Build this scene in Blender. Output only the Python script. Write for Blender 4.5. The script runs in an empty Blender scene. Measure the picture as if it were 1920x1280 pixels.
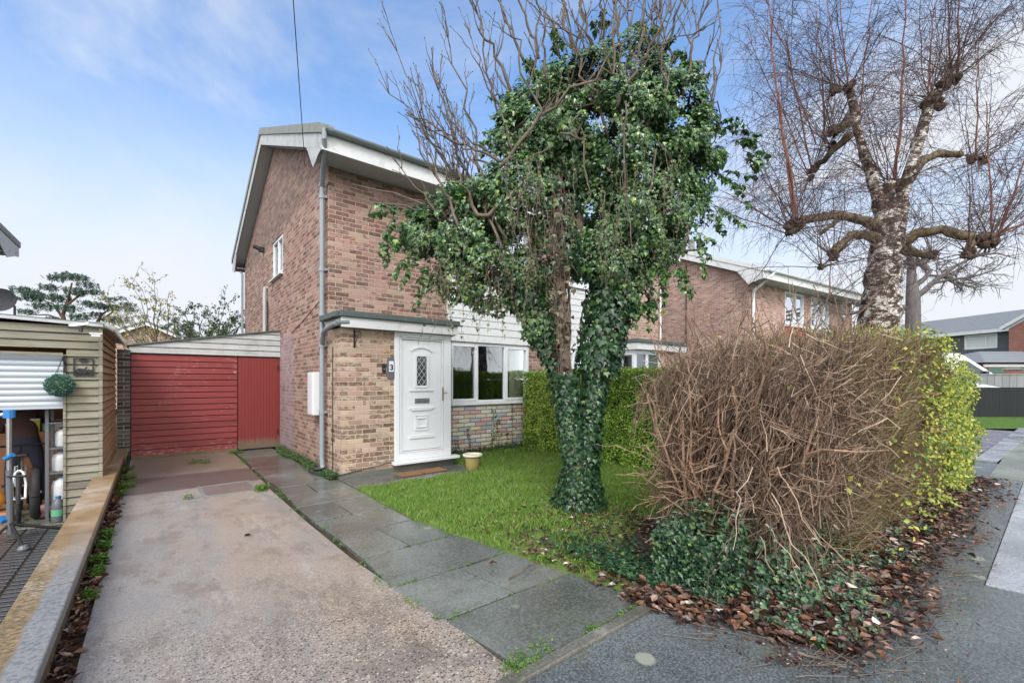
import bpy, math, random
from mathutils import Vector, Matrix
V = Vector
S = bpy.context.scene; COL = S.collection
FOC = 832.6; CH = 1.5; YAW = math.atan(673/FOC)
FX, FY = math.sin(YAW), math.cos(YAW)
def pt(px, py, d):
    s = (px-960)/FOC
    return V(((FX+FY*s)*d, (FY-FX*s)*d, CH+d*(715-py)/FOC))
rng = random.Random(11)
U = rng.uniform
def clamp(a, b, c): return max(b, min(c, a))
# ---------------------------------------------------------------- mesh builder
class MB:
    def __init__(s, T=None): s.v = []; s.f = []; s.T = T
    def add(s, vs, fs):
        b = len(s.v); T = s.T
        s.v += [tuple(T(*p)) for p in vs] if T else [tuple(p) for p in vs]
        s.f += [tuple(i+b for i in f) for f in fs]
        return s
    def quad(s, a, b, c, d): return s.add([a, b, c, d], [(0, 1, 2, 3)])
    def poly(s, pts): return s.add(pts, [tuple(range(len(pts)))])
    def box(s, x0, x1, y0, y1, z0, z1):
        return s.add([(x0,y0,z0),(x1,y0,z0),(x1,y1,z0),(x0,y1,z0),(x0,y0,z1),(x1,y0,z1),(x1,y1,z1),(x0,y1,z1)],
                     [(3,2,1,0),(4,5,6,7),(0,1,5,4),(1,2,6,5),(2,3,7,6),(3,0,4,7)])
    def prism(s, poly, a, b, ax='x'):
        n = len(poly)
        if ax == 'x': f = lambda p, t: (t, p[0], p[1])
        elif ax == 'y': f = lambda p, t: (p[0], t, p[1])
        else: f = lambda p, t: (p[0], p[1], t)
        vs = [f(p, a) for p in poly]+[f(p, b) for p in poly]
        return s.add(vs, [tuple(range(n-1, -1, -1)), tuple(range(n, 2*n))]+[(i, (i+1) % n, n+(i+1) % n, n+i) for i in range(n)])
    def tube(s, pts, r, n=6, cap=True):
        pts = [V(p) for p in pts]; m = len(pts)
        if not isinstance(r, (list, tuple)): r = [r]*m
        d0 = pts[-1]-pts[0]
        ref = V((0, 0, 1)) if abs(d0.z) < .8*d0.length else V((1, .2, 0))
        b = len(s.v); vs = []; fs = []
        cs = [(math.cos(2*math.pi*k/n), math.sin(2*math.pi*k/n)) for k in range(n)]
        for i, p in enumerate(pts):
            t = (pts[min(i+1, m-1)]-pts[max(i-1, 0)])
            if t.length < 1e-9: t = d0
            t.normalize(); u = t.cross(ref)
            if u.length < 1e-3: u = t.cross(V((0, 1, .3)))
            u.normalize(); w = t.cross(u)
            for c, q in cs: vs.append(p+(u*c+w*q)*r[i])
        for i in range(m-1):
            for k in range(n):
                a = i*n+k; c = i*n+(k+1) % n
                fs.append((a, c, c+n, a+n))
        if cap: fs.append(tuple(range(n-1, -1, -1))); fs.append(tuple(range((m-1)*n, m*n)))
        return s.add(vs, fs)
    def lathe(s, prof, c=(0, 0, 0), n=20, sx=1, sy=1):
        vs = []; fs = []
        for r, z in prof:
            for k in range(n):
                a = 2*math.pi*k/n; vs.append((c[0]+r*math.cos(a)*sx, c[1]+r*math.sin(a)*sy, c[2]+z))
        m = len(prof)
        for i in range(m-1):
            for k in range(n): fs.append((i*n+k, i*n+(k+1) % n, (i+1)*n+(k+1) % n, (i+1)*n+k))
        fs.append(tuple(range(n-1, -1, -1))); fs.append(tuple(range((m-1)*n, m*n)))
        return s.add(vs, fs)
    def build(s, name, mat, parent=None, smooth=False, bevel=0, world=True, sub=0, segs=2):
        me = bpy.data.meshes.new(name)
        off = V((0, 0, 0))
        if parent is not None and world:
            q = parent
            while q.parent: q = q.parent
            off = q.location
        vs = s.v if off.length == 0 else [(a-off.x, b-off.y, c-off.z) for a, b, c in s.v]
        me.from_pydata(vs, [], s.f); me.update()
        if smooth:
            me.polygons.foreach_set('use_smooth', [True]*len(me.polygons))
        o = bpy.data.objects.new(name, me); COL.objects.link(o)
        if mat: me.materials.append(mat)
        if parent: o.parent = parent
        if bevel:
            m = o.modifiers.new('b', 'BEVEL'); m.width = bevel; m.segments = segs; m.limit_method = 'ANGLE'; m.angle_limit = .6
            m.harden_normals = False
        if sub:
            m = o.modifiers.new('s', 'SUBSURF'); m.levels = sub; m.render_levels = sub
        return o
def thing(name, label, cat, loc=(0, 0, 0), rz=0, group=None):
    o = bpy.data.objects.new(name, None); COL.objects.link(o); o.location = loc; o.rotation_euler = (0, 0, rz)
    o.empty_display_size = .1
    return tag(o, label, cat, group)
def tag(o, label, cat, group=None, kind=None):
    o['label'] = label; o['category'] = cat
    if group: o['group'] = group
    if kind: o['kind'] = kind
    return o
def struct(o, label, cat='ground'):
    o['kind'] = 'structure'; o['label'] = label; o['category'] = cat; return o
# ---------------------------------------------------------------- materials
class NT:
    def __init__(s, name):
        s.m = bpy.data.materials.new(name); s.m.use_nodes = True; s.t = s.m.node_tree; s.t.nodes.clear()
        s.out = s.n('ShaderNodeOutputMaterial'); s.p = s.n('ShaderNodeBsdfPrincipled')
        s.l(s.p.outputs[0], s.out.inputs[0]); s._oc = None
    def n(s, t, **k):
        o = s.t.nodes.new(t)
        for a, b in k.items(): setattr(o, a, b)
        return o
    def l(s, a, b): s.t.links.new(a, b)
    def oc(s):
        if not s._oc: s._oc = s.n('ShaderNodeTexCoord').outputs['Object']
        return s._oc
    def setin(s, sock, v):
        if hasattr(v, 'is_output') or isinstance(v, bpy.types.NodeSocket): s.l(v, sock)
        elif isinstance(v, (tuple, list)) and len(v) == 3 and sock.type == 'RGBA': sock.default_value = (*v, 1)
        else: sock.default_value = v
    def math(s, op, a, b=None, c=None):
        n = s.n('ShaderNodeMath', operation=op); s.setin(n.inputs[0], a)
        if b is not None: s.setin(n.inputs[1], b)
        if c is not None: s.setin(n.inputs[2], c)
        return n.outputs[0]
    def noise(s, scale, detail=4, rough=.6, vec=None, dist=0, stretch=None):
        n = s.n('ShaderNodeTexNoise'); n.inputs['Scale'].default_value = scale; n.inputs['Detail'].default_value = detail
        n.inputs['Roughness'].default_value = rough; n.inputs['Distortion'].default_value = dist
        v = vec or s.oc()
        if stretch: v = s.vmul(v, stretch)
        s.l(v, n.inputs['Vector']); return n.outputs['Fac']
    def vor(s, scale, vec=None, feat='F1', out='Distance'):
        n = s.n('ShaderNodeTexVoronoi', feature=feat); n.inputs['Scale'].default_value = scale; s.l(vec or s.oc(), n.inputs['Vector']); return n.outputs[out]
    def vmul(s, v, k):
        n = s.n('ShaderNodeVectorMath', operation='MULTIPLY'); s.l(v, n.inputs[0]); n.inputs[1].default_value = k; return n.outputs[0]
    def ramp(s, fac, stops, interp='LINEAR'):
        n = s.n('ShaderNodeValToRGB'); n.color_ramp.interpolation = interp; e = n.color_ramp.elements
        while len(e) < len(stops): e.new(.5)
        for i, (p, c) in enumerate(stops):
            e[i].position = p; e[i].color = (*c, 1) if not isinstance(c, (int, float)) else (c, c, c, 1)
        s.l(fac, n.inputs[0]); return n.outputs[0]
    def step(s, fac, a, b):
        n = s.n('ShaderNodeMapRange', interpolation_type='SMOOTHSTEP'); s.setin(n.inputs[0], fac)
        n.inputs[1].default_value = a; n.inputs[2].default_value = b; return n.outputs[0]
    def mix(s, fac, a, b, mode='MIX'):
        n = s.n('ShaderNodeMix', data_type='RGBA', blend_type=mode); s.setin(n.inputs[0], fac); s.setin(n.inputs[6], a); s.setin(n.inputs[7], b); return n.outputs[2]
    def xyz(s, v=None):
        n = s.n('ShaderNodeSeparateXYZ'); s.l(v or s.oc(), n.inputs[0]); return n.outputs
    def comb(s, x, y, z):
        n = s.n('ShaderNodeCombineXYZ')
        for i, q in enumerate((x, y, z)): s.setin(n.inputs[i], q)
        return n.outputs[0]
    def isl(s): return s.n('ShaderNodeNewGeometry').outputs['Random Per Island']
    def bump(s, h, dist=.01, strength=1, prev=None):
        n = s.n('ShaderNodeBump'); n.inputs['Distance'].default_value = dist; n.inputs['Strength'].default_value = strength
        s.l(h, n.inputs['Height'])
        if prev: s.l(prev, n.inputs['Normal'])
        return n.outputs[0]
    def done(s, col, rough=.7, normal=None, spec=.5, metal=0, **k):
        s.setin(s.p.inputs['Base Color'], col); s.setin(s.p.inputs['Roughness'], rough)
        s.p.inputs['Specular IOR Level'].default_value = spec; s.p.inputs['Metallic'].default_value = metal
        if normal: s.l(normal, s.p.inputs['Normal'])
        return s.m
def plain(name, col, rough=.5, metal=0, var=.15, scale=6, bump=.0, spec=.5, dirt=None):
    t = NT(name); n = t.noise(scale, 5, .65)
    c = t.mix(n, tuple(x*(1-var) for x in col), tuple(min(1, x*(1+var)) for x in col))
    if dirt:
        c = t.mix(t.math('MULTIPLY', t.step(t.noise(dirt[2], 6, .75), .5, .75), dirt[1]), c, dirt[0])
    b = t.bump(t.noise(scale*8, 4), bump) if bump else None
    return t.done(c, rough, b, spec, metal)
def leafmat(name, stops, rough=.4, trans=.25, spec=.5):
    t = NT(name); c = t.ramp(t.isl(), stops)
    c = t.mix(t.noise(30, 2), c, t.mix(1, c, (.7, .75, .7), 'MULTIPLY'))
    m = t.done(c, rough, None, spec)
    tr = t.n('ShaderNodeBsdfTranslucent'); t.l(c, tr.inputs[0])
    mx = t.n('ShaderNodeMixShader'); mx.inputs[0].default_value = trans
    t.l(t.p.outputs[0], mx.inputs[1]); t.l(tr.outputs[0], mx.inputs[2]); t.l(mx.outputs[0], t.out.inputs[0])
    return m
def brick(name, stops, mortar=(.27, .2, .17), bw=.225, bh=.075, mw=.011, smudge=.55, extra=None, rough=.85, depth=.006, tone=None):
    t = NT(name); x, y, z = t.xyz()[:3]
    wob = t.math('MULTIPLY', t.math('SUBTRACT', t.noise(14, 2), .5), .006)
    u = t.math('ADD', t.math('ADD', x, y), wob); v = t.math('ADD', z, wob)
    vr = t.math('DIVIDE', v, bh); row = t.math('FLOOR', vr)
    uu = t.math('ADD', t.math('DIVIDE', u, bw), t.math('MULTIPLY', t.math('FLOORED_MODULO', row, 2), .5)); col = t.math('FLOOR', uu)
    fu = t.math('FRACT', uu); fv = t.math('FRACT', vr)
    du = t.math('MULTIPLY', t.math('MINIMUM', fu, t.math('SUBTRACT', 1, fu)), bw)
    dv = t.math('MULTIPLY', t.math('MINIMUM', fv, t.math('SUBTRACT', 1, fv)), bh)
    d = t.math('MINIMUM', du, dv)
    mask = t.step(d, mw*.35, mw*.7)
    wn = t.n('ShaderNodeTexWhiteNoise', noise_dimensions='2D'); t.l(t.comb(col, row, 0), wn.inputs['Vector'])
    c = t.ramp(wn.outputs['Value'], stops)
    wn2 = t.n('ShaderNodeTexWhiteNoise', noise_dimensions='3D'); t.l(t.comb(col, row, 3.7), wn2.inputs['Vector'])
    # burnt patches on some bricks
    nz = t.noise(1, 4, .7, vec=t.comb(t.math('MULTIPLY', u, 15), t.math('MULTIPLY', v, 26), 1.3))
    sm = t.math('MULTIPLY', t.step(t.math('ADD', nz, t.math('MULTIPLY', wn2.outputs['Value'], .34)), .62, .78), smudge)
    c = t.mix(sm, c, t.mix(1, c, (.30, .27, .26), 'MULTIPLY'))
    c = t.mix(t.math('MULTIPLY', t.step(t.noise(60, 3), .55, .7), .35), c, t.mix(1, c, (1.5, 1.45, 1.4), 'MULTIPLY'))
    big = t.noise(.9, 4, .6)
    c = t.mix(t.step(big, .35, .65), c, t.mix(1, c, tone or (1.06, 1.10, 1.03), 'MULTIPLY'))
    mc = t.mix(t.noise(9, 3), mortar, tuple(q*1.35 for q in mortar))
    c = t.mix(mask, mc, c)
    if extra: c = extra(t, c, x, y, z)
    h = t.math('ADD', t.math('MULTIPLY', mask, 1), t.math('MULTIPLY', t.noise(70, 4, .7), .5))
    return t.done(c, rough, t.bump(h, depth), .25)
SKYK=.1; CLOUD=.55; BACK_FILL=3.1; SKYTINT=(.88,1.2,1.5); SUNK=1.5; SUNANG=20; EXPO=0.78
M = {}
def stain(t, c, x, y, z):   # pale violet residue band where the lean-to met the wall, white flecks low down (house coordinates)
    n = t.noise(3.5, 5, .7)
    a = t.math('MULTIPLY', t.step(y, 2.15, 2.5), t.math('SUBTRACT', 1, t.step(y, 3.6, 3.8)))
    a = t.math('MULTIPLY', a, t.math('SUBTRACT', 1, t.step(z, 2.2, 2.7)))
    a = t.math('MULTIPLY', a, t.step(n, .3, .62))
    c = t.mix(t.math('MULTIPLY', a, .75), c, (.33, .27, .32))
    # darker from eaves height up, dirt near the ground
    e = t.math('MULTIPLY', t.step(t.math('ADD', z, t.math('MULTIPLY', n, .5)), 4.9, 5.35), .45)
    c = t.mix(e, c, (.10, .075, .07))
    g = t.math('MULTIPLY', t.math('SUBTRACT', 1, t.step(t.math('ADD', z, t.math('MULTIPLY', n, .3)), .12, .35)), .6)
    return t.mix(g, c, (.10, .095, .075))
UP = [(0, (.20, .125, .112)), (.2, (.31, .175, .148)), (.4, (.355, .215, .185)), (.6, (.28, .18, .158)), (.75, (.37, .255, .222)), (.88, (.34, .25, .19)), (1, (.21, .145, .13))]
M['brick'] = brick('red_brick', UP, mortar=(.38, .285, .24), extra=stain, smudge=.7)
PO = [(0, (.25, .18, .135)), (.25, (.36, .26, .195)), (.5, (.42, .32, .27)), (.7, (.37, .25, .19)), (.88, (.45, .37, .28)), (1, (.22, .165, .13))]
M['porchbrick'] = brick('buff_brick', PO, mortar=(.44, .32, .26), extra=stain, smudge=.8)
UP2 = [(p, tuple(q*1.12+.03 for q in c)) for p, c in UP]
M['brick2'] = brick('neighbour_brick', UP2, mortar=(.46, .36, .31), smudge=.4)
M['darkbrick'] = brick('blue_brick', [(0, (.05, .045, .05)), (.5, (.09, .08, .085)), (1, (.13, .11, .11))], mortar=(.3, .27, .22), smudge=.3)
M['redbrick'] = brick('bright_red_brick', [(0, (.22, .09, .07)), (1, (.29, .125, .1))], mortar=(.3, .2, .17), smudge=.15)
M['stone'] = brick('stone_cladding', [(0, (.62, .55, .42)), (.25, (.62, .55, .42)), (.26, (.56, .33, .32)), (.45, (.58, .36, .35)), (.46, (.36, .39, .45)), (.66, (.40, .43, .48)), (.67, (.62, .61, .59)), (1, (.64, .60, .52))],
    mortar=(.17, .16, .155), bw=.275, bh=.083, mw=.012, smudge=.12, depth=.018, rough=.6)
M['upvc'] = plain('white_upvc', (.64, .665, .69), .28, var=.03, scale=2, dirt=((.5, .52, .5), .18, 5))
M['whitewood'] = plain('painted_white_wood', (.58, .60, .61), .5, var=.06, scale=3, dirt=((.28, .28, .25), .5, 7), bump=.001)
M['oldwhite'] = plain('weathered_white_paint', (.40, .42, .43), .6, var=.15, scale=3, dirt=((.09, .095, .07), .85, 4.2), bump=.002)
M['soffit'] = plain('grey_soffit', (.40, .41, .41), .6, var=.1, dirt=((.3, .29, .27), .5, 3))
M['verge'] = plain('lichened_verge', (.20, .215, .21), .9, var=.3, scale=9, dirt=((.12, .13, .11), .8, 6), bump=.004)
M['gutter'] = plain('grey_plastic_gutter', (.16, .19, .20), .4, var=.1, dirt=((.12, .14, .12), .5, 5))
M['pipe'] = plain('grey_plastic_pipe', (.22, .255, .28), .35, var=.06, dirt=((.2, .22, .22), .4, 4))
M['whitepipe'] = plain('white_plastic_pipe', (.7, .72, .74), .4, var=.05)
M['felt'] = plain('green_mineral_felt', (.075, .10, .10), .85, var=.25, scale=20, dirt=((.16, .19, .17), .6, 5), bump=.003)
M['black'] = plain('black_metal', (.010, .010, .012), .6, var=.2)
M['blackplastic'] = plain('black_plastic', (.03, .032, .036), .5, var=.2)
M['greyplastic'] = plain('dark_grey_plastic', (.10, .11, .125), .45)
M['chrome'] = plain('brushed_metal', (.45, .46, .48), .3, .9)
M['brass'] = plain('tarnished_brass', (.35, .27, .15), .35, .8)
M['blue'] = plain('blue_plastic', (.02, .16, .42), .4)
M['orange'] = plain('orange_fabric', (.75, .28, .02), .8)
M['pink'] = plain('pink_cloth', (.55, .28, .33), .9, scale=14, var=.4)
M['milk'] = plain('translucent_white_plastic', (.55, .57, .58), .4)
M['label'] = plain('green_paper_label', (.1, .35, .2), .6)
M['digit'] = plain('navy_digit', (.015, .03, .06), .5)
M['terra'] = plain('olive_gold_glaze', (.30, .25, .09), .4, var=.12, dirt=((.16, .15, .07), .5, 6))
M['rim'] = plain('cream_rim', (.6, .58, .48), .5, dirt=((.3, .27, .18), .6, 12))
M['soil'] = plain('soil', (.055, .04, .03), .95, var=.4, scale=20, bump=.02)
M['tyre'] = plain('tyre_rubber', (.02, .02, .022), .7)
M['cloth'] = plain('curtain_cloth', (.78, .8, .64), .9, var=.1)
M['pale'] = plain('pale_blind', (.55, .58, .6), .9, var=.05)
M['room'] = plain('dim_room_plaster', (.22, .19, .16), .9, var=.2, scale=1.5)
M['silver'] = plain('silver_car_paint', (.5, .53, .55), .25, .3, var=.03)
M['vanpaint'] = plain('white_van_paint', (.7, .73, .76), .25, var=.02)
M['darkglass'] = plain('tinted_glass', (.045, .055, .06), .12, var=.1, spec=.4)
M['redlamp'] = plain('red_lens', (.4, .02, .02), .3)
M['skin'] = plain('skin', (.45, .28, .2), .6)
M['trousers'] = plain('dark_blue_trousers', (.05, .055, .09), .85, var=.25, scale=10)
M['jumper'] = plain('dark_brown_jumper', (.11, .065, .06), .9, var=.35, scale=14)
M['interior'] = plain('orange_brown_wood_cabinet', (.38, .16, .07), .5, var=.4, scale=4)
M['hair'] = plain('dark_hair', (.02, .015, .01), .7)
def _glass():
    t = NT('window_glass'); g = t.n('ShaderNodeBsdfGlossy'); g.inputs['Roughness'].default_value = .015
    g.inputs['Color'].default_value = (.9, .95, 1, 1)
    tr = t.n('ShaderNodeBsdfTransparent'); tr.inputs[0].default_value = (.9, .92, .92, 1)
    lw = t.n('ShaderNodeLayerWeight'); lw.inputs[0].default_value = .35
    f = t.math('ADD', t.math('MULTIPLY', lw.outputs['Fresnel'], .8), .05)
    mx = t.n('ShaderNodeMixShader'); t.l(f, mx.inputs[0]); t.l(tr.outputs[0], mx.inputs[1]); t.l(g.outputs[0], mx.inputs[2]); t.l(mx.outputs[0], t.out.inputs[0])
    return t.m
M['glass'] = _glass()
def _boards(name, cols, bh, rough=.75, wear=None, grain=(3, 3, 60), axis='z', joint_shade=True, dirt=None, wlow=True):
    t = NT(name); x, y, z = t.xyz()[:3]
    q = z if axis == 'z' else x
    row = t.math('FLOOR', t.math('DIVIDE', q, bh))
    wn = t.n('ShaderNodeTexWhiteNoise', noise_dimensions='1D'); t.l(row, wn.inputs['W'])
    g = t.noise(1, 5, .65, stretch=grain, dist=.5)
    c = t.mix(t.math('ADD', t.math('MULTIPLY', wn.outputs['Value'], .5), t.math('MULTIPLY', t.step(g, .3, .7), .5)), cols[0], cols[1])
    h = g
    if joint_shade:
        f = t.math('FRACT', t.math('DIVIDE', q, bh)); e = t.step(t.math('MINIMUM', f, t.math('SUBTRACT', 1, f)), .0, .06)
        c = t.mix(e, tuple(a*.3 for a in cols[0]), c); h = t.math('ADD', t.math('MULTIPLY', e, 2), g)  # board gaps and lap shadow painted in as dark lines
    if dirt: c = t.mix(t.math('MULTIPLY', t.step(t.noise(1.6, 6, .7), .42, .7), dirt[1]), c, dirt[0])
    if wear:
        st = t.noise(1, 6, .8, stretch=(7, 7, 55) if axis == 'z' else (40, 2, 2))
        bg = t.noise(1.3, 3)
        low = t.math('MULTIPLY', t.math('SUBTRACT', 1, t.step(z, .0, .45)), .09)
        m = t.step(t.math('ADD', t.math('ADD', st, t.math('MULTIPLY', bg, .45)), low), .835, .90)
        c = t.mix(m, c, wear)
    return t.done(c, rough, t.bump(h, .003), .3)
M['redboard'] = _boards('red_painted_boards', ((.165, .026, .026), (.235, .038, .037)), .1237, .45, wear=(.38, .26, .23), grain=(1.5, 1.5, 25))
M['reddoor'] = _boards('dark_red_painted_boards', ((.20, .026, .022), (.26, .034, .028)), .088, .5, grain=(30, 30, 1.2), axis='x')
def _rd():
    t = NT('red_vertical_boards'); x, y, z = t.xyz()[:3]
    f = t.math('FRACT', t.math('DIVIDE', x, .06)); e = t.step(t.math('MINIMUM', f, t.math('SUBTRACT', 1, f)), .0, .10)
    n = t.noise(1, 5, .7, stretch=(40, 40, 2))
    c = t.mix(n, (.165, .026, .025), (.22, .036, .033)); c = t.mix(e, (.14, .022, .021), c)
    low = t.step(t.math('SUBTRACT', t.math('ADD', t.math('MULTIPLY', n, .35), .05), z), .0, .12)
    c = t.mix(t.math('MULTIPLY', low, .8), c, (.14, .12, .085))
    return t.done(c, .5, t.bump(t.math('ADD', e, n), .003), .3)
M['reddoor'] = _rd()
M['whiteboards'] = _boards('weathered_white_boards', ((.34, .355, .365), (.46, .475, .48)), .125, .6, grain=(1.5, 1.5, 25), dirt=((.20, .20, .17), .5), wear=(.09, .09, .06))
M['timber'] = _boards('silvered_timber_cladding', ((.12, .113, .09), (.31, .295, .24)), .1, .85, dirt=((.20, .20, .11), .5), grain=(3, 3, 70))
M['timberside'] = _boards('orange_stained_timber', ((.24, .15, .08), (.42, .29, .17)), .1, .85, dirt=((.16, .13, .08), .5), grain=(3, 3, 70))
def _coping():
    t = NT('wet_stone_coping'); x, y, z = t.xyz()[:3]
    n = t.noise(2.2, 6, .7); n2 = t.noise(45, 4, .75)
    c = t.ramp(n, [(.3, (.17, .11, .055)), (.5, (.30, .195, .10)), (.68, (.38, .32, .26))])
    # newer grey slabs near the pavement, worn orange ones at the back
    k = t.math('SUBTRACT', 1, t.step(t.math('ADD', y, t.math('MULTIPLY', n, 1.2)), 2.6, 4.6))
    xr = t.step(t.math('ADD', x, t.math('MULTIPLY', t.noise(4, 3), .05)), .005, .035)
    c = t.mix(t.math('MULTIPLY', k, xr), c, t.mix(t.step(n2, .4, .6), (.13, .14, .15), (.26, .265, .27)))
    c = t.mix(t.math('MULTIPLY', t.math('MULTIPLY', t.math('SUBTRACT', 1, xr), k), t.step(n2, .4, .6)), c, (.10, .085, .04))
    c = t.mix(t.math('MULTIPLY', t.step(n2, .5, .62), .3), c, (.14, .1, .06))
    f = t.math('FRACT', t.math('DIVIDE', t.math('ADD', y, .25), 1.22)); e = t.step(t.math('MINIMUM', f, t.math('SUBTRACT', 1, f)), 0, .006)
    c = t.mix(e, (.08, .07, .05), c)
    return t.done(c, t.ramp(n, [(.3, .22), (.7, .55)]), t.bump(t.math('ADD', n2, t.math('MULTIPLY', e, 2)), .004), .5)
M['coping'] = _coping()
def _wallstone():
    t = NT('mossy_wall_face'); x, y, z = t.xyz()[:3]
    n = t.noise(5, 6, .7)
    c = t.ramp(n, [(.3, (.05, .06, .02)), (.5, (.13, .085, .05)), (.7, (.22, .15, .1))])
    return t.done(c, .9, t.bump(t.noise(25, 5), .02))
M['wallstone'] = _wallstone()
def _concrete():
    t = NT('exposed_aggregate_concrete'); x, y, z = t.xyz()[:3]
    big = t.noise(1.0, 6, .65, stretch=(1.9, .55, 1)); sp = t.math('ADD', t.math('MULTIPLY', t.noise(48, 3, .75), .5), t.math('MULTIPLY', t.noise(130, 3, .75), .5)); sp2 = t.vor(60)
    c = t.ramp(big, [(.3, (.225, .212, .20)), (.5, (.31, .258, .218)), (.7, (.315, .24, .175))])
    pale = t.step(t.math('ADD', x, t.math('MULTIPLY', big, .9)), 1.15, .35)
    c = t.mix(t.math('MULTIPLY', pale, .55), c, (.255, .262, .268))
    near = t.math('SUBTRACT', 1, t.step(t.math('ADD', y, t.math('MULTIPLY', t.noise(1.7, 5, .7), 2.5)), 3.2, 5.2))   # worn surface with exposed stones
    amt = t.math('ADD', .35, t.math('MULTIPLY', near, .5))
    c = t.mix(t.math('MULTIPLY', t.step(sp, .515, .56), amt), c, (.05, .045, .042))
    c = t.mix(t.math('MULTIPLY', t.step(t.noise(60, 3, .75), .56, .62), t.math('MULTIPLY', amt, .8)), c, (.42, .37, .33))
    c = t.mix(t.math('MULTIPLY', t.step(t.noise(2.4, 8, .8, stretch=(1.3, .6, 1)), .49, .60), .5), c, (.15, .12, .095))
    c = t.mix(t.math('MULTIPLY', t.step(t.noise(1.7, 6, .7, stretch=(2.2, .5, 1)), .56, .66), .4), c, (.40, .37, .34))
    dk = t.math('MULTIPLY', near, t.step(t.noise(1.4, 5, .65), .48, .62)); c = t.mix(t.math('MULTIPLY', dk, .5), c, (.10, .09, .085))
    vo = t.n('ShaderNodeTexVoronoi'); vo.inputs['Scale'].default_value = 68; t.l(t.oc(), vo.inputs['Vector'])
    vr = t.xyz(vo.outputs['Color'])[0]; core = t.step(vo.outputs['Distance'], .55, .35)
    st = t.math('MULTIPLY', core, t.math('ADD', .25, t.math('MULTIPLY', near, .75)))
    c = t.mix(t.math('MULTIPLY', t.math('MULTIPLY', t.step(vr, .66, .70), st), .9), c, (.05, .048, .05))
    c = t.mix(t.math('MULTIPLY', t.math('MULTIPLY', t.step(vr, .14, .10), st), .8), c, (.50, .46, .42))
    c = t.mix(t.math('MULTIPLY', t.math('MULTIPLY', t.step(vr, .30, .27), t.step(vr, .22, .25)), t.math('MULTIPLY', st, .5)), c, (.30, .17, .10))
    # darker repaired strip across the back
    yy = t.math('ADD', y, t.math('MULTIPLY', t.noise(2, 4), .25))
    band = t.math('MULTIPLY', t.step(yy, 7.75, 7.85), t.math('SUBTRACT', 1, t.step(yy, 8.95, 9.1)))
    c = t.mix(t.math('MULTIPLY', band, .8), c, (.085, .062, .062))
    back = t.step(yy, 9.0, 9.15)
    c = t.mix(t.math('MULTIPLY', back, .5), c, (.17, .14, .10))
    r = t.ramp(t.math('ADD', t.noise(1.1, 4), t.math('MULTIPLY', t.math('MAXIMUM', band, back), -.25)), [(.35, .3), (.6, .6)])
    return t.done(c, r, t.bump(sp, .006), .4)
M['concrete'] = _concrete()
def _slab(name, base, w=.6, rough=(.12, .4), lichen=.5):
    t = NT(name); ri = t.isl(); n = t.noise(1.1, 5, .6); f = t.noise(55, 4, .7)
    c = t.mix(t.step(n, .38, .62), tuple(a*.72 for a in base), tuple(a*1.45 for a in base))
    c = t.mix(1, c, t.ramp(ri, [(0, .68), (.5, 1.0), (1, 1.3)]), 'MULTIPLY')
    c = t.mix(t.math('MULTIPLY', t.step(f, .5, .58), .45), c, tuple(a*1.8 for a in base))
    c = t.mix(t.math('MULTIPLY', t.step(f, .5, .42), .45), c, tuple(a*.5 for a in base))
    c = t.mix(t.math('MULTIPLY', t.step(t.noise(2.7, 7, .7), .54, .68), .35), c, (.10, .10, .055))
    c = t.mix(t.math('MULTIPLY', t.step(t.vor(2.3), .13, .09), lichen), c, (.33, .34, .28))
    return t.done(c, t.ramp(t.noise(1.9, 5, .6), [(.38, rough[0]), (.62, rough[1])]), t.bump(f, .0015), .9)
M['slab'] = _slab('wet_paving_slab', (.095, .104, .096), rough=(.05, .26), lichen=.3)
M['slabpale'] = _slab('pale_paving_slab', (.24, .26, .285), rough=(.15, .4), lichen=.2)
M['slabgreen'] = _slab('algae_paving_slab', (.16, .18, .14), rough=(.15, .45), lichen=.1)
M['kerb'] = _slab('concrete_edging', (.10, .098, .082), rough=(.4, .7), lichen=.3)
def _asphalt():
    t = NT('wet_asphalt'); f = t.noise(85, 3, .7); n = t.noise(.9, 5)
    c = t.mix(t.step(n, .35, .65), (.075, .088, .092), (.125, .142, .15))
    c = t.mix(t.math('MULTIPLY', t.step(f, .54, .62), .5), c, (.22, .25, .265))
    c = t.mix(t.math('MULTIPLY', t.step(f, .48, .42), .6), c, (.025, .028, .03))
    l = t.n('ShaderNodeTexVoronoi'); l.inputs['Scale'].default_value = 2.1; l.inputs['Randomness'].default_value = 1
    t.l(t.oc(), l.inputs['Vector'])
    ed = t.math('ADD', l.outputs['Distance'], t.math('MULTIPLY', t.noise(18, 4), .08))
    c = t.mix(t.math('MULTIPLY', t.step(ed, .19, .15), .75), c, (.30, .32, .25))
    c = t.mix(t.math('MULTIPLY', t.step(t.noise(3.1, 6, .7), .58, .70), .5), c, (.11, .11, .06))
    return t.done(c, t.ramp(t.noise(1.5, 5), [(.38, .09), (.6, .3)]), t.bump(f, .0025), .6)
M['asphalt'] = _asphalt()
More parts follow.
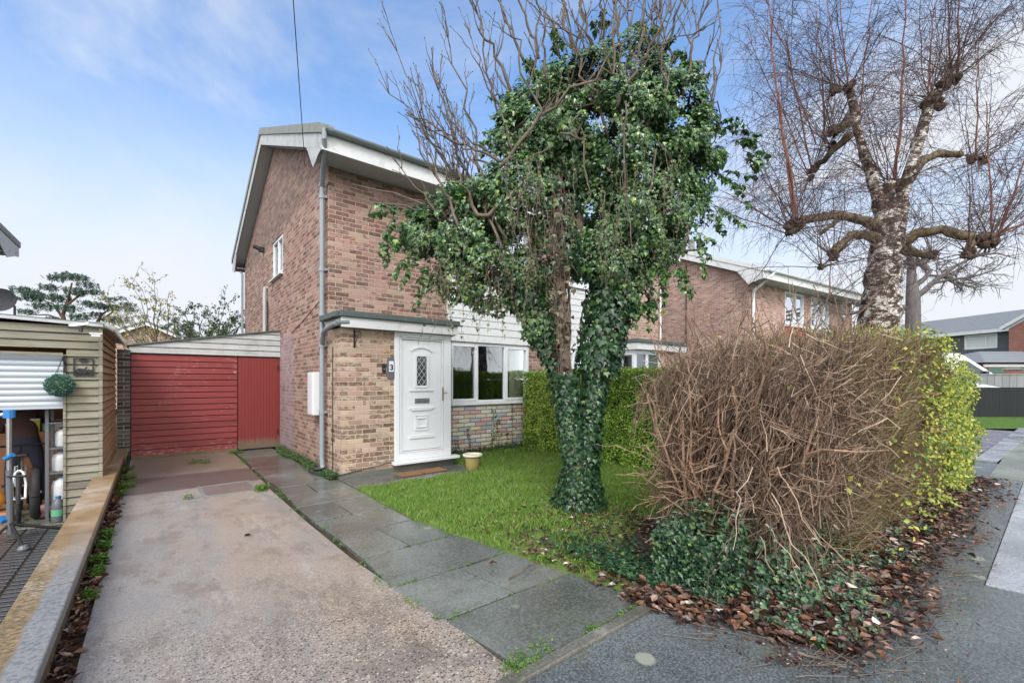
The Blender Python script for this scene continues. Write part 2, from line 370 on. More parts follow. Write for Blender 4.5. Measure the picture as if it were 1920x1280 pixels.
def _blockpave():
    t = NT('dark_block_paving'); x, y, z = t.xyz()[:3]
    u = t.math('ADD', x, t.math('MULTIPLY', t.noise(1, 2), .05))
    f = t.math('FRACT', t.math('DIVIDE', t.math('ADD', y, t.math('MULTIPLY', x, .35)), .1)); e = t.step(t.math('MINIMUM', f, t.math('SUBTRACT', 1, f)), .05, .2)
    f2 = t.math('FRACT', t.math('DIVIDE', x, .2)); e = t.math('MINIMUM', e, t.step(t.math('MINIMUM', f2, t.math('SUBTRACT', 1, f2)), .02, .08))
    n = t.noise(6, 4)
    c = t.mix(n, (.035, .038, .045), (.085, .09, .10)); c = t.mix(e, (.012, .012, .012), c)
    return t.done(c, t.ramp(n, [(.3, .15), (.7, .5)]), t.bump(t.math('ADD', t.math('MULTIPLY', e, 3), t.noise(50, 3)), .006), .5)
M['blockpave'] = _blockpave()
def _ground(name, cols, scale=1.2, sc2=30):
    t = NT(name); c = t.ramp(t.math('ADD', t.math('MULTIPLY', t.noise(scale, 6, .7), .6), t.math('MULTIPLY', t.noise(sc2, 4, .8), .4)), [(.35, cols[0]), (.5, cols[1]), (.65, cols[2])])
    return t.done(c, .95, t.bump(t.noise(sc2, 5), .02), .2)
M['lawnbase'] = _ground('lawn_soil', ((.07, .065, .03), (.11, .17, .04), (.15, .22, .055)))
M['dirt'] = _ground('leafy_soil', ((.035, .026, .02), (.06, .045, .03), (.085, .06, .035)))
M['ground'] = _ground('distant_ground', ((.05, .07, .03), (.07, .09, .04), (.09, .1, .05)), .2, 4)
M['bank'] = _ground('grass_bank', ((.045, .09, .025), (.09, .17, .04), (.15, .22, .06)), 4, 40)
M['gravel'] = _ground('slate_gravel', ((.08, .08, .10), (.16, .16, .2), (.3, .3, .34)), 3, 24)
def _tile(name, c0, c1, rh=.3, cw=.3):
    t = NT(name); x, y, z = t.xyz()[:3]
    f = t.math('FRACT', t.math('DIVIDE', z, rh*.4)); e = t.step(f, 0, .15)
    f2 = t.math('ABSOLUTE', t.math('SUBTRACT', t.math('FRACT', t.math('DIVIDE', x, cw)), .5))
    c = t.mix(t.noise(3, 6, .7), c0, c1); c = t.mix(e, tuple(a*.35 for a in c0), c)
    c = t.mix(t.math('MULTIPLY', t.step(t.noise(6, 5, .8), .6, .7), .6), c, (.13, .15, .08))
    return t.done(c, .8, t.bump(t.math('ADD', e, f2), .03))
M['tile'] = _tile('dark_roof_tile', (.09, .085, .08), (.16, .15, .14))
M['greytile'] = _tile('grey_roof_tile', (.13, .145, .16), (.21, .23, .245))
M['cladding'] = _boards('dark_grey_cladding', ((.075, .085, .09), (.10, .11, .115)), .15, .6, grain=(1, 1, 20))
M['redpanel'] = plain('red_tile_hanging', (.32, .07, .075), .6, var=.2, scale=8)
M['greendoor'] = plain('green_painted_door', (.05, .09, .07), .5, var=.15)
M['blackfence'] = _boards('black_stained_fence', ((.006, .008, .011), (.012, .014, .018)), .1, .6, grain=(30, 30, 2), axis='x')
M['greywall'] = _boards('grey_wall_panels', ((.15, .16, .17), (.22, .23, .24)), .3, .8, grain=(20, 20, 2), axis='x')
M['doormat'] = plain('coir', (.30, .15, .07), .95, var=.5, scale=60, bump=.02)
def _shut():
    return plain('aluminium_shutter', (.37, .41, .46), .35, .1, var=.03, scale=2)
M['shutter'] = _shut()
M['corr'] = plain('corrugated_clear_sheet', (.27, .27, .25), .4, var=.15, dirt=((.25, .22, .16), .6, 5))
# plants
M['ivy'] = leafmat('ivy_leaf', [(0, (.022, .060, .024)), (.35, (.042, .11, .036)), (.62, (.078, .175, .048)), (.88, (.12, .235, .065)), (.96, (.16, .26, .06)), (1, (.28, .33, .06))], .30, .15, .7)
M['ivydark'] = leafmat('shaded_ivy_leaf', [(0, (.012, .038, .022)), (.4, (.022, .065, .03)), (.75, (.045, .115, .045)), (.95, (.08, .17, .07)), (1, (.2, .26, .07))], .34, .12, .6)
M['ivylight'] = leafmat('young_ivy_leaf', [(0, (.05, .13, .04)), (.4, (.08, .2, .05)), (.8, (.14, .28, .06)), (1, (.28, .38, .06))], .3, .2, .6)
M['drygrey'] = leafmat('dry_ivy_leaf', [(0, (.10, .10, .06)), (.5, (.2, .17, .11)), (1, (.3, .23, .15))], .8, .2)
M['privet'] = leafmat('privet_leaf', [(0, (.06, .15, .025)), (.3, (.13, .29, .035)), (.6, (.25, .45, .05)), (.85, (.42, .60, .07)), (1, (.6, .66, .12))], .4, .3)
M['golden'] = leafmat('golden_privet_leaf', [(0, (.07, .15, .03)), (.35, (.18, .28, .04)), (.7, (.46, .47, .06)), (1, (.66, .58, .12))], .4, .35)
M['grass'] = leafmat('grass_blade', [(0, (.08, .17, .03)), (.35, (.15, .29, .045)), (.7, (.23, .385, .065)), (.86, (.33, .46, .11)), (1, (.46, .41, .2))], .5, .3)
M['weed'] = leafmat('weed_leaf', [(0, (.05, .13, .015)), (.6, (.10, .24, .025)), (1, (.2, .33, .04))], .5, .3)
M['darkweed'] = leafmat('dark_weed_leaf', [(0, (.03, .07, .02)), (.6, (.05, .12, .03)), (.9, (.09, .17, .04)), (1, (.25, .12, .04))], .5, .3)
M['litter'] = leafmat('dead_leaf', [(0, (.028, .018, .015)), (.35, (.062, .033, .026)), (.6, (.105, .052, .038)), (.8, (.18, .085, .055)), (.93, (.31, .15, .085)), (1, (.42, .29, .24))], .25, .1, .6)
M['needles'] = leafmat('pine_needles', [(0, (.035, .075, .055)), (.5, (.055, .11, .075)), (1, (.095, .16, .10))], .7, .1)
M['yellowleaf'] = leafmat('yellow_leaf', [(0, (.25, .25, .08)), (.6, (.42, .38, .12)), (1, (.5, .42, .2))], .6, .3)
M['shrubleaf'] = leafmat('grey_green_leaf', [(0, (.06, .09, .05)), (.6, (.10, .15, .08)), (1, (.16, .21, .1))], .6, .2)
M['topiary'] = leafmat('topiary_leaf', [(0, (.04, .11, .09)), (.6, (.09, .21, .17)), (1, (.22, .38, .32))], .5, .15)
def _bark(name, a, b, sc=12, zs=.35, bump=.01):
    t = NT(name); n = t.noise(sc, 6, .75, stretch=(1, 1, zs))
    return t.done(t.mix(t.step(n, .3, .7), a, b), .9, t.bump(n, bump), .2)
M['bark'] = _bark('brown_bark', (.06, .045, .035), (.20, .155, .12))
M['barkred'] = _bark('reddish_bark', (.07, .045, .035), (.15, .10, .075), 25, .3, .01)
M['fartwig'] = _bark('hazy_grey_twig', (.085, .078, .078), (.14, .13, .13))
M['twig'] = _bark('grey_brown_twig', (.075, .06, .05), (.17, .14, .115))
M['birchtwig'] = _bark('purple_brown_twig', (.06, .042, .04), (.12, .078, .07))
M['birchshoot'] = _bark('rust_red_shoot', (.14, .055, .04), (.24, .10, .07))
M['cutstem'] = _bark('ginger_cut_stem', (.15, .09, .06), (.38, .25, .17), 20)
M['olivetwig'] = leafmat('olive_twig', [(0, (.12, .08, .045)), (.4, (.24, .175, .095)), (.75, (.35, .275, .145)), (1, (.50, .41, .24))], .8, 0)
M['gingertwig'] = leafmat('ginger_twig', [(0, (.06, .04, .03)), (.35, (.14, .085, .06)), (.65, (.25, .16, .115)), (.88, (.37, .255, .185)), (1, (.50, .39, .31))], .8, 0)
def _birch():
    t = NT('birch_bark'); n = t.noise(5, 6, .8, stretch=(1, 1, 1.5), dist=.6); n2 = t.noise(22, 4, .7, stretch=(.5, .5, 2))
    v = t.math('ADD', t.math('MULTIPLY', n, .75), t.math('MULTIPLY', n2, .25))
    c = t.ramp(v, [(.44, (.025, .018, .015)), (.51, (.10, .07, .055)), (.53, (.40, .37, .34)), (.60, (.68, .66, .63))])
    return t.done(c, .85, t.bump(v, .03), .25)
M['birch'] = _birch()
M['knob'] = _bark('dark_knobbly_bark', (.025, .018, .015), (.14, .10, .075), 14, 1, .03)
M['arm'] = _bark('mossy_arm_bark', (.03, .022, .018), (.22, .175, .105), 9, 1, .04)

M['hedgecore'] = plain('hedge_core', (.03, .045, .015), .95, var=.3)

M['rotten'] = plain('rotten_wood', (.17, .12, .08), .9, var=.5, scale=9, dirt=((.25, .06, .05), .8, 7), bump=.01)

M['kerbpale'] = plain('worn_concrete_frame', (.20, .20, .195), .5, var=.3, scale=9, dirt=((.09, .09, .07), .6, 8), bump=.003)
# ================================================================ setting
def sheet(name, poly, z0, z1, mat, label, cat='ground', bevel=0):
    return struct(MB().prism(poly, z0, z1, 'z').build(name, mat, bevel=bevel), label, cat)
def rect(x0, x1, y0, y1): return [(x0, y0), (x1, y0), (x1, y1), (x0, y1)]
g = MB(); g.quad((-400, -400, -.34), (400, -400, -.34), (400, 400, -.34), (-400, 400, -.34))
struct(g.build('ground', M['ground']), 'dull green open ground stretching away behind the houses', 'ground')
sheet('garden_soil', [(-.42, 1.68), (2.25, 1.68), (2.25, 3), (17, 3), (17, 60), (-.42, 60)], -.33, -.03, M['dirt'], 'bare earth under the driveway, path and house', 'soil')
sheet('driveway', [(-.31, 1.77), (1.46, 1.77), (1.44, 2.4), (1.37, 3.0), (1.31, 3.8), (1.28, 5.0), (1.27, 6.86), (-.31, 6.98)], -.03, 0, M['concrete'], 'worn pinkish exposed aggregate concrete driveway beside the low wall', 'driveway')
sheet('driveway_rear', [(-.33, 7.0), (1.27, 6.88), (1.3, 8.7), (1.31, 11.2), (-.33, 11.2)], -.03, .004, M['concrete'], 'wet stained concrete strip in front of the red boarded wall', 'driveway')
# path slabs: one sheet of separate slabs with thin joints
pb = MB()
joints = [(1.78, 2.42), (2.44, 3.04), (3.06, 3.72), (3.74, 4.42), (4.44, 5.02), (5.04, 5.7), (5.72, 6.3), (6.32, 6.95), (6.97, 7.85), (7.87, 8.75), (8.77, 9.7), (9.72, 11.18)]
def pl(y): return 1.335+.03*math.sin(y*2) if y > 3 else 1.335+(3-y)*.12
def pr(y): return 2.19 if y > 4.4 else 2.19+(4.4-y)*.17
for i, (a, b) in enumerate(joints):
    dz = U(-.004, .006); br = 2.08 if b > 7 else None
    la, lb = pl(a)+.02, pl(b)+.02
    ra, rb = (br or pr(a)), (br or pr(b))
    if i in (1, 3, 5, 7):
        m = .47+U(-.06, .06); ma = la+(ra-la)*m; mb = lb+(rb-lb)*m
        pb.prism([(la, a), (ma-.006, a), (mb-.006, b), (lb, b)], -.04, .006+dz, 'z')
        pb.prism([(ma+.006, a), (ra, a), (rb, b), (mb+.006, b)], -.04, .003-dz, 'z')
    else: pb.prism([(la, a), (ra, a), (rb, b), (lb, b)], -.04, .005+dz, 'z')
for a, b in ((2.21, 2.98), (3.0, 3.72), (3.74, 4.3)):
    pb.prism([(a, 6.2), (b, 6.2), (b, 6.92), (a, 6.92)], -.04, .005+U(-.002, .003), 'z')
struct(pb.build('garden_path', M['slab'], bevel=.006), 'wet dark paving slab path along the driveway to the front door', 'path')
sheet('lawn', [(2.22, 1.78), (2.6, 1.78), (6.9, 1.9), (6.9, 7.6), (4.32, 7.6), (4.32, 6.18), (2.21, 6.18), (2.21, 4.4)], -.04, -.002, M['lawnbase'], 'front lawn soil below the grass', 'lawn')
sheet('hedge_bed', [(2.62, 1.77), (3.0, .95), (9.9, .95), (9.9, 1.9), (4.6, 2.9), (3.5, 2.6)], -.04, .002, M['dirt'], 'earth bed under the overgrown hedge', 'soil')
sheet('kerb_edging', [(1.0, 1.69), (3.0, 1.69), (3.0, 1.765), (1.0, 1.765)], -.1, .016, M['kerb'], 'concrete edging strip between path and pavement', 'kerb', .006)
sheet('kerb_edging', [(-.4, 1.69), (.995, 1.69), (.995, 1.765), (-.4, 1.765)], -.1, .012, M['kerb'], 'concrete edging strip across the driveway entrance', 'kerb', .006)
sheet('pavement', [(-6, -3), (4.78, -3), (4.78, .36), (12, .36), (12, 1.0), (3.3, 1.0), (3.3, 1.685), (-6, 1.685)], -.33, -.004, M['asphalt'], 'wet speckled asphalt pavement in front of the driveway', 'pavement')
sb = MB()
for i in range(6):
    for j in range(3):
        x0 = 4.8+i*.9; sb.prism(rect(x0, x0+.885, .355-.6*(j+1)+.012, .355-.6*j), -.1, .002+U(-.002, .003), 'z')
struct(sb.build('pavement_slabs', M['slabpale'], bevel=.005), 'pale wet concrete paving slabs at the right of the pavement', 'pavement')
sb = MB()
for i in range(14):
    for j in range(3):
        x0 = 10.25+i*.9; sb.prism(rect(x0, x0+.89, .72-.6*(j+1)+.01, .72-.6*j), -.1, .004+U(-.002, .003), 'z')
struct(sb.build('pavement_slabs', M['slabgreen'], bevel=.005), 'algae stained paving slabs beyond the hedge', 'pavement')
sheet('pavement', [(12.005, .73), (12.005, .745), (40, -.1), (40, -8), (22.9, -8), (22.9, .73)], -.33, .001, M['slabgreen'], 'far wet stretch of the pavement', 'pavement')
sheet('kerb_edging', [(12.2, .75), (24.5, .42), (24.5, .80), (12.2, 1.05)], -.1, .014, M['slabpale'], 'pale concrete strip between the slate gravel and the pavement', 'kerb', .006)
sheet('lawn', [(9.95, .95), (12.15, 1.07), (12.15, 6), (9.95, 6)], -.1, .0, M['bank'], 'small patch of grass beyond the hedge', 'lawn')
sheet('gravel_drive', [(12.2, 1.09), (20.2, .84), (20.2, 5), (12.2, 5)], -.1, .006, M['gravel'], 'purple grey slate gravel beside the pavement', 'gravel')
# rising grass and land beyond it
A = [pt(1500, 0, 14.2), pt(2300, 0, 14.2), pt(2300, 0, 16.1), pt(1500, 0, 16.1), pt(2600, 0, 90), pt(1300, 0, 90)]
gb = MB()
for (a, b, c, d, za, zb) in ((A[0], A[1], A[2], A[3], 0, .2), (A[3], A[2], A[4], A[5], .2, .25)):
    gb.quad((a.x, a.y, za-.005), (b.x, b.y, za-.005), (c.x, c.y, zb), (d.x, d.y, zb))
struct(gb.build('grass_bank', M['bank']), 'green grass rising to the black fence', 'grass')
sheet('neighbour_driveway', [(-5.0, 1.7), (-.65, 1.7), (-.65, 7.94), (-5.0, 7.94)], -.5, -.30, M['blockpave'], 'dark wet block paving of the driveway next door', 'driveway')

# ================================================================ house parts
UX, UZ = V((1, 0, 0)), V((0, 0, 1))
def wall_sheet(mb, x0, x1, z0, z1, holes, P, reveal=.1):
    """flat wall in (u,z) with holes; P(u,z,w) maps to space, w outward"""
    us = sorted({x0, x1, *[h[0] for h in holes], *[h[1] for h in holes]}); zs = sorted({z0, z1, *[h[2] for h in holes], *[h[3] for h in holes]})
    for i in range(len(us)-1):
        for j in range(len(zs)-1):
            cu, cz = (us[i]+us[i+1])/2, (zs[j]+zs[j+1])/2
            if any(h[0] < cu < h[1] and h[2] < cz < h[3] for h in holes): continue
            mb.quad(P(us[i], zs[j], 0), P(us[i+1], zs[j], 0), P(us[i+1], zs[j+1], 0), P(us[i], zs[j+1], 0))
    for h in holes:
        a, b, c, d = h
        mb.quad(P(a, c, 0), P(a, d, 0), P(a, d, -reveal), P(a, c, -reveal)); mb.quad(P(b, c, 0), P(b, d, 0), P(b, d, -reveal), P(b, c, -reveal))
        mb.quad(P(a, c, 0), P(b, c, 0), P(b, c, -reveal), P(a, c, -reveal)); mb.quad(P(a, d, 0), P(b, d, 0), P(b, d, -reveal), P(a, d, -reveal))
def window(root, P, x0, x1, z0, z1, muls=(), sash=(), frame=.06, blind='pale', sill=True, name='window', label=None, mat='upvc', room=None):
    T = lambda u, w, z: P(u, z, w)
    m = MB(T); b = -.10
    m.box(x0, x0+frame, b, -.02, z0, z1); m.box(x1-frame, x1, b, -.02, z0, z1)
    m.box(x0+frame, x1-frame, b, -.02, z0, z0+frame); m.box(x0+frame, x1-frame, b, -.02, z1-frame, z1)
    edges = [x0+frame, *muls, x1-frame]
    for q in muls: m.box(q-.028, q+.028, b, -.022, z0+frame, z1-frame)
    for i in sash:   # proud opening sashes
        a = edges[i]+(.028 if i else 0); c = edges[i+1]-(.028 if i+1 < len(edges)-1 else 0); s = .045
        a -= .012; c += .012; za, zb = z0+frame-.012, z1-frame+.012
        m.box(a, a+s, -.06, -.008, za, zb); m.box(c-s, c, -.06, -.008, za, zb); m.box(a+s, c-s, -.06, -.008, za, za+s); m.box(a+s, c-s, -.06, -.008, zb-s, zb)
    f = m.build(name, M[mat], root, bevel=.004)
    if label: f['label'] = label
    g = MB(T); g.box(x0+frame, x1-frame, -.062, -.056, z0+frame, z1-frame); g.build('glass', M['glass'], f)
    if sill:
        s = MB(T); s.box(x0-.03, x1+.03, -.02, .07, z0-.035, z0-.001); s.build('window_sill', M[mat], f, bevel=.006)
    if blind:
        c = MB(T); c.quad((x0+.01, -.14, z0+.01), (x1-.01, -.14, z0+.01), (x1-.01, -.14, z1-.01), (x0+.01, -.14, z1-.01)); c.build('blind', M[blind], f)
    return f
def chev(mb, x0, x1, D, zf, t0, t1, oe):
    for s in (0, 1):
        pts = [(-oe, zf(-oe)+t0), (D/2, zf(D/2)+t0), (D/2, zf(D/2)+t1), (-oe, zf(-oe)+t1)]
        if s: pts = [(D-y, z) for y, z in pts]
        mb.prism(pts, x0, x1, 'x')
def downpipe(root, pts, mat='pipe', r=.034, clips=()):
    m = MB(); m.tube(pts, r, 10)
    for c in clips: m.tube([V(c)-V((0, 0, .03)), V(c)+V((0, 0, .03))], r*1.35, 10)
    return m.build('downpipe', M[mat], root, smooth=False, world=False)
def house_shell(root, x0, x1, D, ze, slope, oe, og, bmat, gl, gr, gmat='gutter', tile='tile', front_holes=(), gable_holes=(), vmat='verge', bmat2='whitewood'):
    zf = lambda y: ze+slope*(min(y, D-y)+oe)
    PF = lambda u, z, w: V((u, -w, z)); PL = lambda u, z, w: V((x0-w, u, z))
    zt = zf(0)-.30
    m = MB(); wall_sheet(m, x0, x1, -.03, zt, front_holes, PF)
    m.quad((x0, D, -.03), (x1, D, -.03), (x1, D, zt), (x0, D, zt))
    for side, on in ((x0, gl), (x1, gr)):
        if not on: continue
        wall_sheet(m, 0, D, -.03, zt, gable_holes if side == x0 else (), (PL if side == x0 else (lambda u, z, w: V((x1+w, u, z)))))
        m.add([(side, 0, zt), (side, D, zt), (side, D/2, zf(D/2)-.30)], [(0, 1, 2)])
    m.build('wall', M[bmat], root, world=False)
    a0, a1 = x0-(og if gl else 0), x1+(og if gr else 0)
    r = MB(); chev(r, a0+.02 if gl else a0, a1-.02 if gr else a1, D, zf, -.1, 0, oe)
    rf = r.build('roof', M[tile], root, world=False)
    r = MB(); r.prism([(D/2-.14, zf(D/2)-.06), (D/2+.14, zf(D/2)-.06), (D/2+.07, zf(D/2)+.06), (D/2-.07, zf(D/2)+.06)], a0+.05, a1-.05, 'x'); r.build('ridge_tiles', M[vmat], rf, world=False)
    # fascia, soffit, gutter front and back
    for yy, sg in ((-oe, -1), (D+oe, 1)):
        f = MB(); s = MB(); g = MB()
        f.box(a0+.0, a1-.0, min(yy, yy+sg*.022), max(yy, yy+sg*.022), ze-.37, ze-.09)
        ya, yb = (yy, -.002) if sg < 0 else (D+.002, yy)
        s.box(a0+.03, a1-.03, ya+.002, yb-.002, ze-.365, ze-.345)
        gy = yy+sg*.085
        prof = [(gy+.06*math.cos(t), ze-.07+.06*math.sin(t)) for t in [math.pi*(1+k/8) for k in range(9)]]
        prof += [(gy+.05*math.cos(t), ze-.07+.05*math.sin(t)) for t in [math.pi*(2-k/8) for k in range(9)]]
        for k in range(8):
            q = [prof[k], prof[k+1], prof[17-k-1], prof[17-k]]
            g.prism(q, a0+.02, a1-.02, 'x')
        n = max(2, int((a1-a0)/1.9))
        for k in range(n+1):
            xx = a0+.1+(a1-a0-.2)*k/n
            g.tube([(xx-.04, gy, ze-.075), (xx+.04, gy, ze-.075)], .068, 12)
        f.build('fascia', M[bmat2], root, world=False); s.build('soffit', M['soffit'], root, world=False); g.build('gutter', M[gmat], root, world=False)
    for side, on, sg in ((x0, gl, -1), (x1, gr, 1)):
        if not on: continue
        e = side+sg*og
        b = MB(); chev(b, min(e, e+sg*.02), max(e, e+sg*.02), D, zf, -.355, -.125, oe+.02)
        for q in (0, 1):   # boxed end with its triangular tail
            tri = [(-oe-.02, ze-.352), (.28, ze-.352+slope*.3), (.28, ze-.37), (-.1, ze-.56), (-.36, ze-.42), (-oe-.02, ze-.42)]
            tri = [(-oe-.02, ze-.36), (.30, zf(.30)-.357), (-.10, ze-.50), (-oe+.12, ze-.40), (-oe-.02, ze-.385)]
            if q: tri = [(D-y, z) for y, z in tri]
            b.prism(tri, min(e+sg*.001, e+sg*.018), max(e+sg*.001, e+sg*.018), 'x')
        bb = b.build('bargeboard', M['oldwhite' if vmat == 'verge' else 'whitewood'], root, world=False)
        b = MB(); chev(b, min(e-sg*.12, e+sg*.045), max(e-sg*.12, e+sg*.045), D, zf, -.12, .03, oe+.04); b.build('verge', M[vmat], bb, world=False)
        b = MB(); chev(b, min(side+sg*.004, e-sg*.004), max(side+sg*.004, e-sg*.004), D, zf, -.345, -.325, oe-.02); b.build('verge_soffit', M['soffit'], bb, world=False)
    return zf

def boards(mb, x0, x1, z0, z1, bh, y, t=.018, P=None):
    """overlapping horizontal boards on a wall facing -y"""
    z = z0
    while z < z1-.005:
        zt = min(z+bh, z1)
        mb.prism([(y, z), (y-t, z), (y-t*.45, zt), (y, zt)], x0, x1, 'x'); z += bh

# ---------------------------------------------------------------- house with the white door
HX, HY = 2.25, 7.6
house = thing('brick_house', 'brick house with the white front door, corner porch and tall grey downpipe', 'house', (HX, HY, 0))
ident = lambda u, z, w: V((u, -w, z))
D1, ZE, SL = 8.6, 5.41, .425
holes = [(2.3, 4.4, 1.055, 2.3), (2.3, 4.4, 3.85, 4.98)]
gh = [(3.3, 4.45, 3.93, 4.84)]
zf1 = house_shell(house, 0, 4.8, D1, ZE, SL, .5, .25, 'brick', True, False, front_holes=holes, gable_holes=gh)
Pm = lambda u, z, w: V((u+HX, HY-w, z)); 
room = MB(); room.box(HX+1.9, HX+4.75, HY+.16, HY+3.6, .3, 2.6)
room.f = [f for i, f in enumerate(room.f) if i != 2]
room.build('room_interior', M['room'], house)
w = window(house, Pm, 2.3, 4.4, 1.055, 2.3, (2.98, 3.72), (0, 2), blind=None, label='wide three light ground floor window with reflections')
for a, b, dp in ((3.93, 4.3, .15), (2.36, 2.46, .15)):
    cm = MB(); n = 44; cols = [(a+(b-a)*i/n, -dp+.02*math.sin(i*1.35)) for i in range(n+1)]
    for i in range(n):
        (u0, w0), (u1, w1) = cols[i], cols[i+1]
        cm.quad(Pm(u0, 1.1, w0), Pm(u1, 1.1, w1), Pm(u1, 2.27, w1), Pm(u0, 2.27, w0))
    cm.build('curtain', M['cloth'], w)
window(house, Pm, 2.3, 4.4, 3.85, 4.98, (2.98, 3.72), (0, 2))
Pg = lambda u, z, w: V((HX-w, HY+u, z))
window(house, Pg, 3.3, 4.45, 3.93, 4.84, (3.87,), (0,), label='small upstairs window in the gable wall')
b = MB(); boards(b, 2.3+HX, 4.4+HX, 2.31, 3.80, .155, HY-.001, .022)
b.box(HX+2.24, HX+2.298, HY-.03, HY-.001, 2.31, 3.8)
b.build('shiplap_panel', M['whitewood'], house)
b = MB(); b.box(HX+2.28, HX+4.42, HY-.02, HY-.0015, .05, 1.018); b.build('stone_panel', M['stone'], house)
# porch
PY = 6.94
b = MB(); wall_sheet(b, 0, 1.95, .0, 2.34, [(.851, 1.95, .13, 2.34)], lambda u, z, w: V((HX+u, PY-w, z)), .08)
b.quad((HX, PY, 0), (HX, HY, 0), (HX, HY, 2.34), (HX, PY, 2.34)); b.quad((4.2, PY, 0), (4.2, HY, 0), (4.2, HY, 2.34), (4.2, PY, 2.34))
b.build('porch_wall', M['porchbrick'], house)
b = MB(); b.box(2.22, 4.24, 6.925, 6.975, -.02, .085); b.box(2.22, 2.27, 6.976, 7.9, -.02, .085); b.build('plinth', M['kerb'], house, bevel=.01)
b = MB(); b.box(2.17, 4.28, 6.76, HY-.003, 2.48, 2.575); b.box(2.10, 2.168, 6.80, HY-.003, 2.47, 2.56); pr_ = b.build('porch_roof', M['felt'], house, bevel=.015)
b = MB(); b.box(2.2, 4.25, 6.80, 6.822, 2.325, 2.479); b.box(4.23, 4.25, 6.823, HY-.003, 2.325, 2.479); b.box(2.2, 2.22, 6.823, HY-.003, 2.36, 2.479); b.build('porch_fascia', M['whitewood'], house, bevel=.003)
b = MB(); b.box(2.221, 4.229, 6.823, 6.938, 2.335, 2.35); b.build('porch_soffit', M['soffit'], house)
# front door
b = MB(); F0, F1 = 3.10, 4.17; y0, y1 = 6.90, 6.99
b.box(F0, 3.185, y0, y1, .18, 2.325); b.box(4.02, F1, y0, y1, .18, 2.325); b.box(3.185, 4.02, y0, y1, 2.235, 2.325); b.box(3.185, 4.02, y0, y1, .18, .30)
door = b.build('front_door', M['upvc'], house, bevel=.006); door['label'] = 'white panelled front door with diamond leaded light'
b = MB(); L0, L1, Z0, Z1 = 3.23, 3.975, .335, 2.20; yl = 6.925
def rbox(x0, x1, z0, z1, dy=.010, yb=None): b.box(x0, x1, (yb or yl)-dy, (yb or yl)+.001, z0, z1)
b.box(L0, L1, yl, 6.985, Z0, Z1)
sl = b.build('door_leaf', M['upvc'], door, bevel=.004)
b = MB()
b.box(3.193, 3.223, 6.905, 6.94, .305, 2.23); b.box(3.982, 4.012, 6.905, 6.94, .305, 2.23); b.box(3.223, 3.982, 6.905, 6.94, 2.207, 2.23); b.box(3.223, 3.982, 6.905, 6.94, .305, .328)
gx0, gx1, gz0, gz1 = 3.50, 3.69, 1.43, 1.93
for (a, c, e, f_) in ((gx0-.04, gx0, gz0-.04, gz1+.04), (gx1, gx1+.04, gz0-.04, gz1+.04), (gx0, gx1, gz1, gz1+.04), (gx0, gx1, gz0-.04, gz0)): b.box(a, c, yl-.016, yl+.001, e, f_)
b.box(3.37, 3.82, yl-.02, yl+.001, 1.335, 1.36)     # shelf moulding under the light
b.box(3.40, 3.79, yl-.012, yl+.001, 1.36, 1.375)
for z0_, z1_, xa, xb in ((1.03, 1.06, 3.36, 3.83), (.53, .57, 3.36, 3.83), (.57, .585, 3.40, 3.79), (1.005, 1.03, 3.40, 3.79)): b.box(xa, xb, yl-.02, yl+.001, z0_, z1_)
for q, dy in ((0, .010), (.05, .016), (.10, .010)):   # stepped square panel
    xa, xb, za, zb = 3.47+q*.6, 3.72-q*.6, .66+q, .93-q
    if q < .1:
        b.box(xa, xa+.018, yl-dy, yl+.001, za, zb); b.box(xb-.018, xb, yl-dy, yl+.001, za, zb); b.box(xa, xb, yl-dy-.001, yl+.001, za, za+.018); b.box(xa, xb, yl-dy-.001, yl+.001, zb-.018, zb)
for k in range(8):  # arch
    a0, a1 = math.pi*(.2+.6*k/8), math.pi*(.2+.6*(k+1)/8)
    p = [(3.595+.27*math.cos(a)*1.0, 1.915+.26*math.sin(a)*.75) for a in (a0, a1)]; q = [(3.595+.235*math.cos(a), 1.905+.225*math.sin(a)*.75) for a in (a1, a0)]
    b.prism(p+q, yl-.018, yl+.001, 'y')
b.build('door_moulding', M['upvc'], door, bevel=.003)
b = MB(); b.box(gx0, gx1, yl-.004, yl+.0015, gz0, gz1); b.build('door_glass', M['darkglass'], door)
b = MB()
def lead(p, q):
    p, q = V((p[0], yl-.0065, p[1])), V((q[0], yl-.0065, q[1])); b.tube([p, q], .0045, 4)
for k in range(-2, 5):
    for sgn in (1, -1):
        pts = []
        for s_ in range(0, 101):
            x = gx0+(gx1-gx0)*s_/100; z = gz0+.125*k+sgn*(x-gx0)*1.32+(0 if sgn > 0 else .25)
            if gz0 <= z <= gz1: pts.append((x, z))
        if len(pts) > 3: lead(pts[0], pts[-1])
b.build('leading', M['soffit'], door)
b = MB(); b.box(3.46, 3.74, yl-.014, yl+.001, 1.13, 1.215); lb_ = b.build('letterbox', M['chrome'], door, bevel=.004)
b = MB(); b.box(3.48, 3.72, yl-.020, yl-.015, 1.148, 1.197); b.build('letterbox_flap', M['chrome'], door, bevel=.003)
b = MB(); b.box(3.985, 4.012, 6.893, 6.904, 1.16, 1.40); b.tube([(3.998, 6.893, 1.30), (3.998, 6.85, 1.30), (4.06, 6.845, 1.30)], .009, 8); b.build('door_handle', M['brass'], door, bevel=.003)
b = MB(); b.box(3.05, 4.30, 6.80, 6.99, .130, .178); b.build('doorstep', M['upvc'], door, bevel=.008)
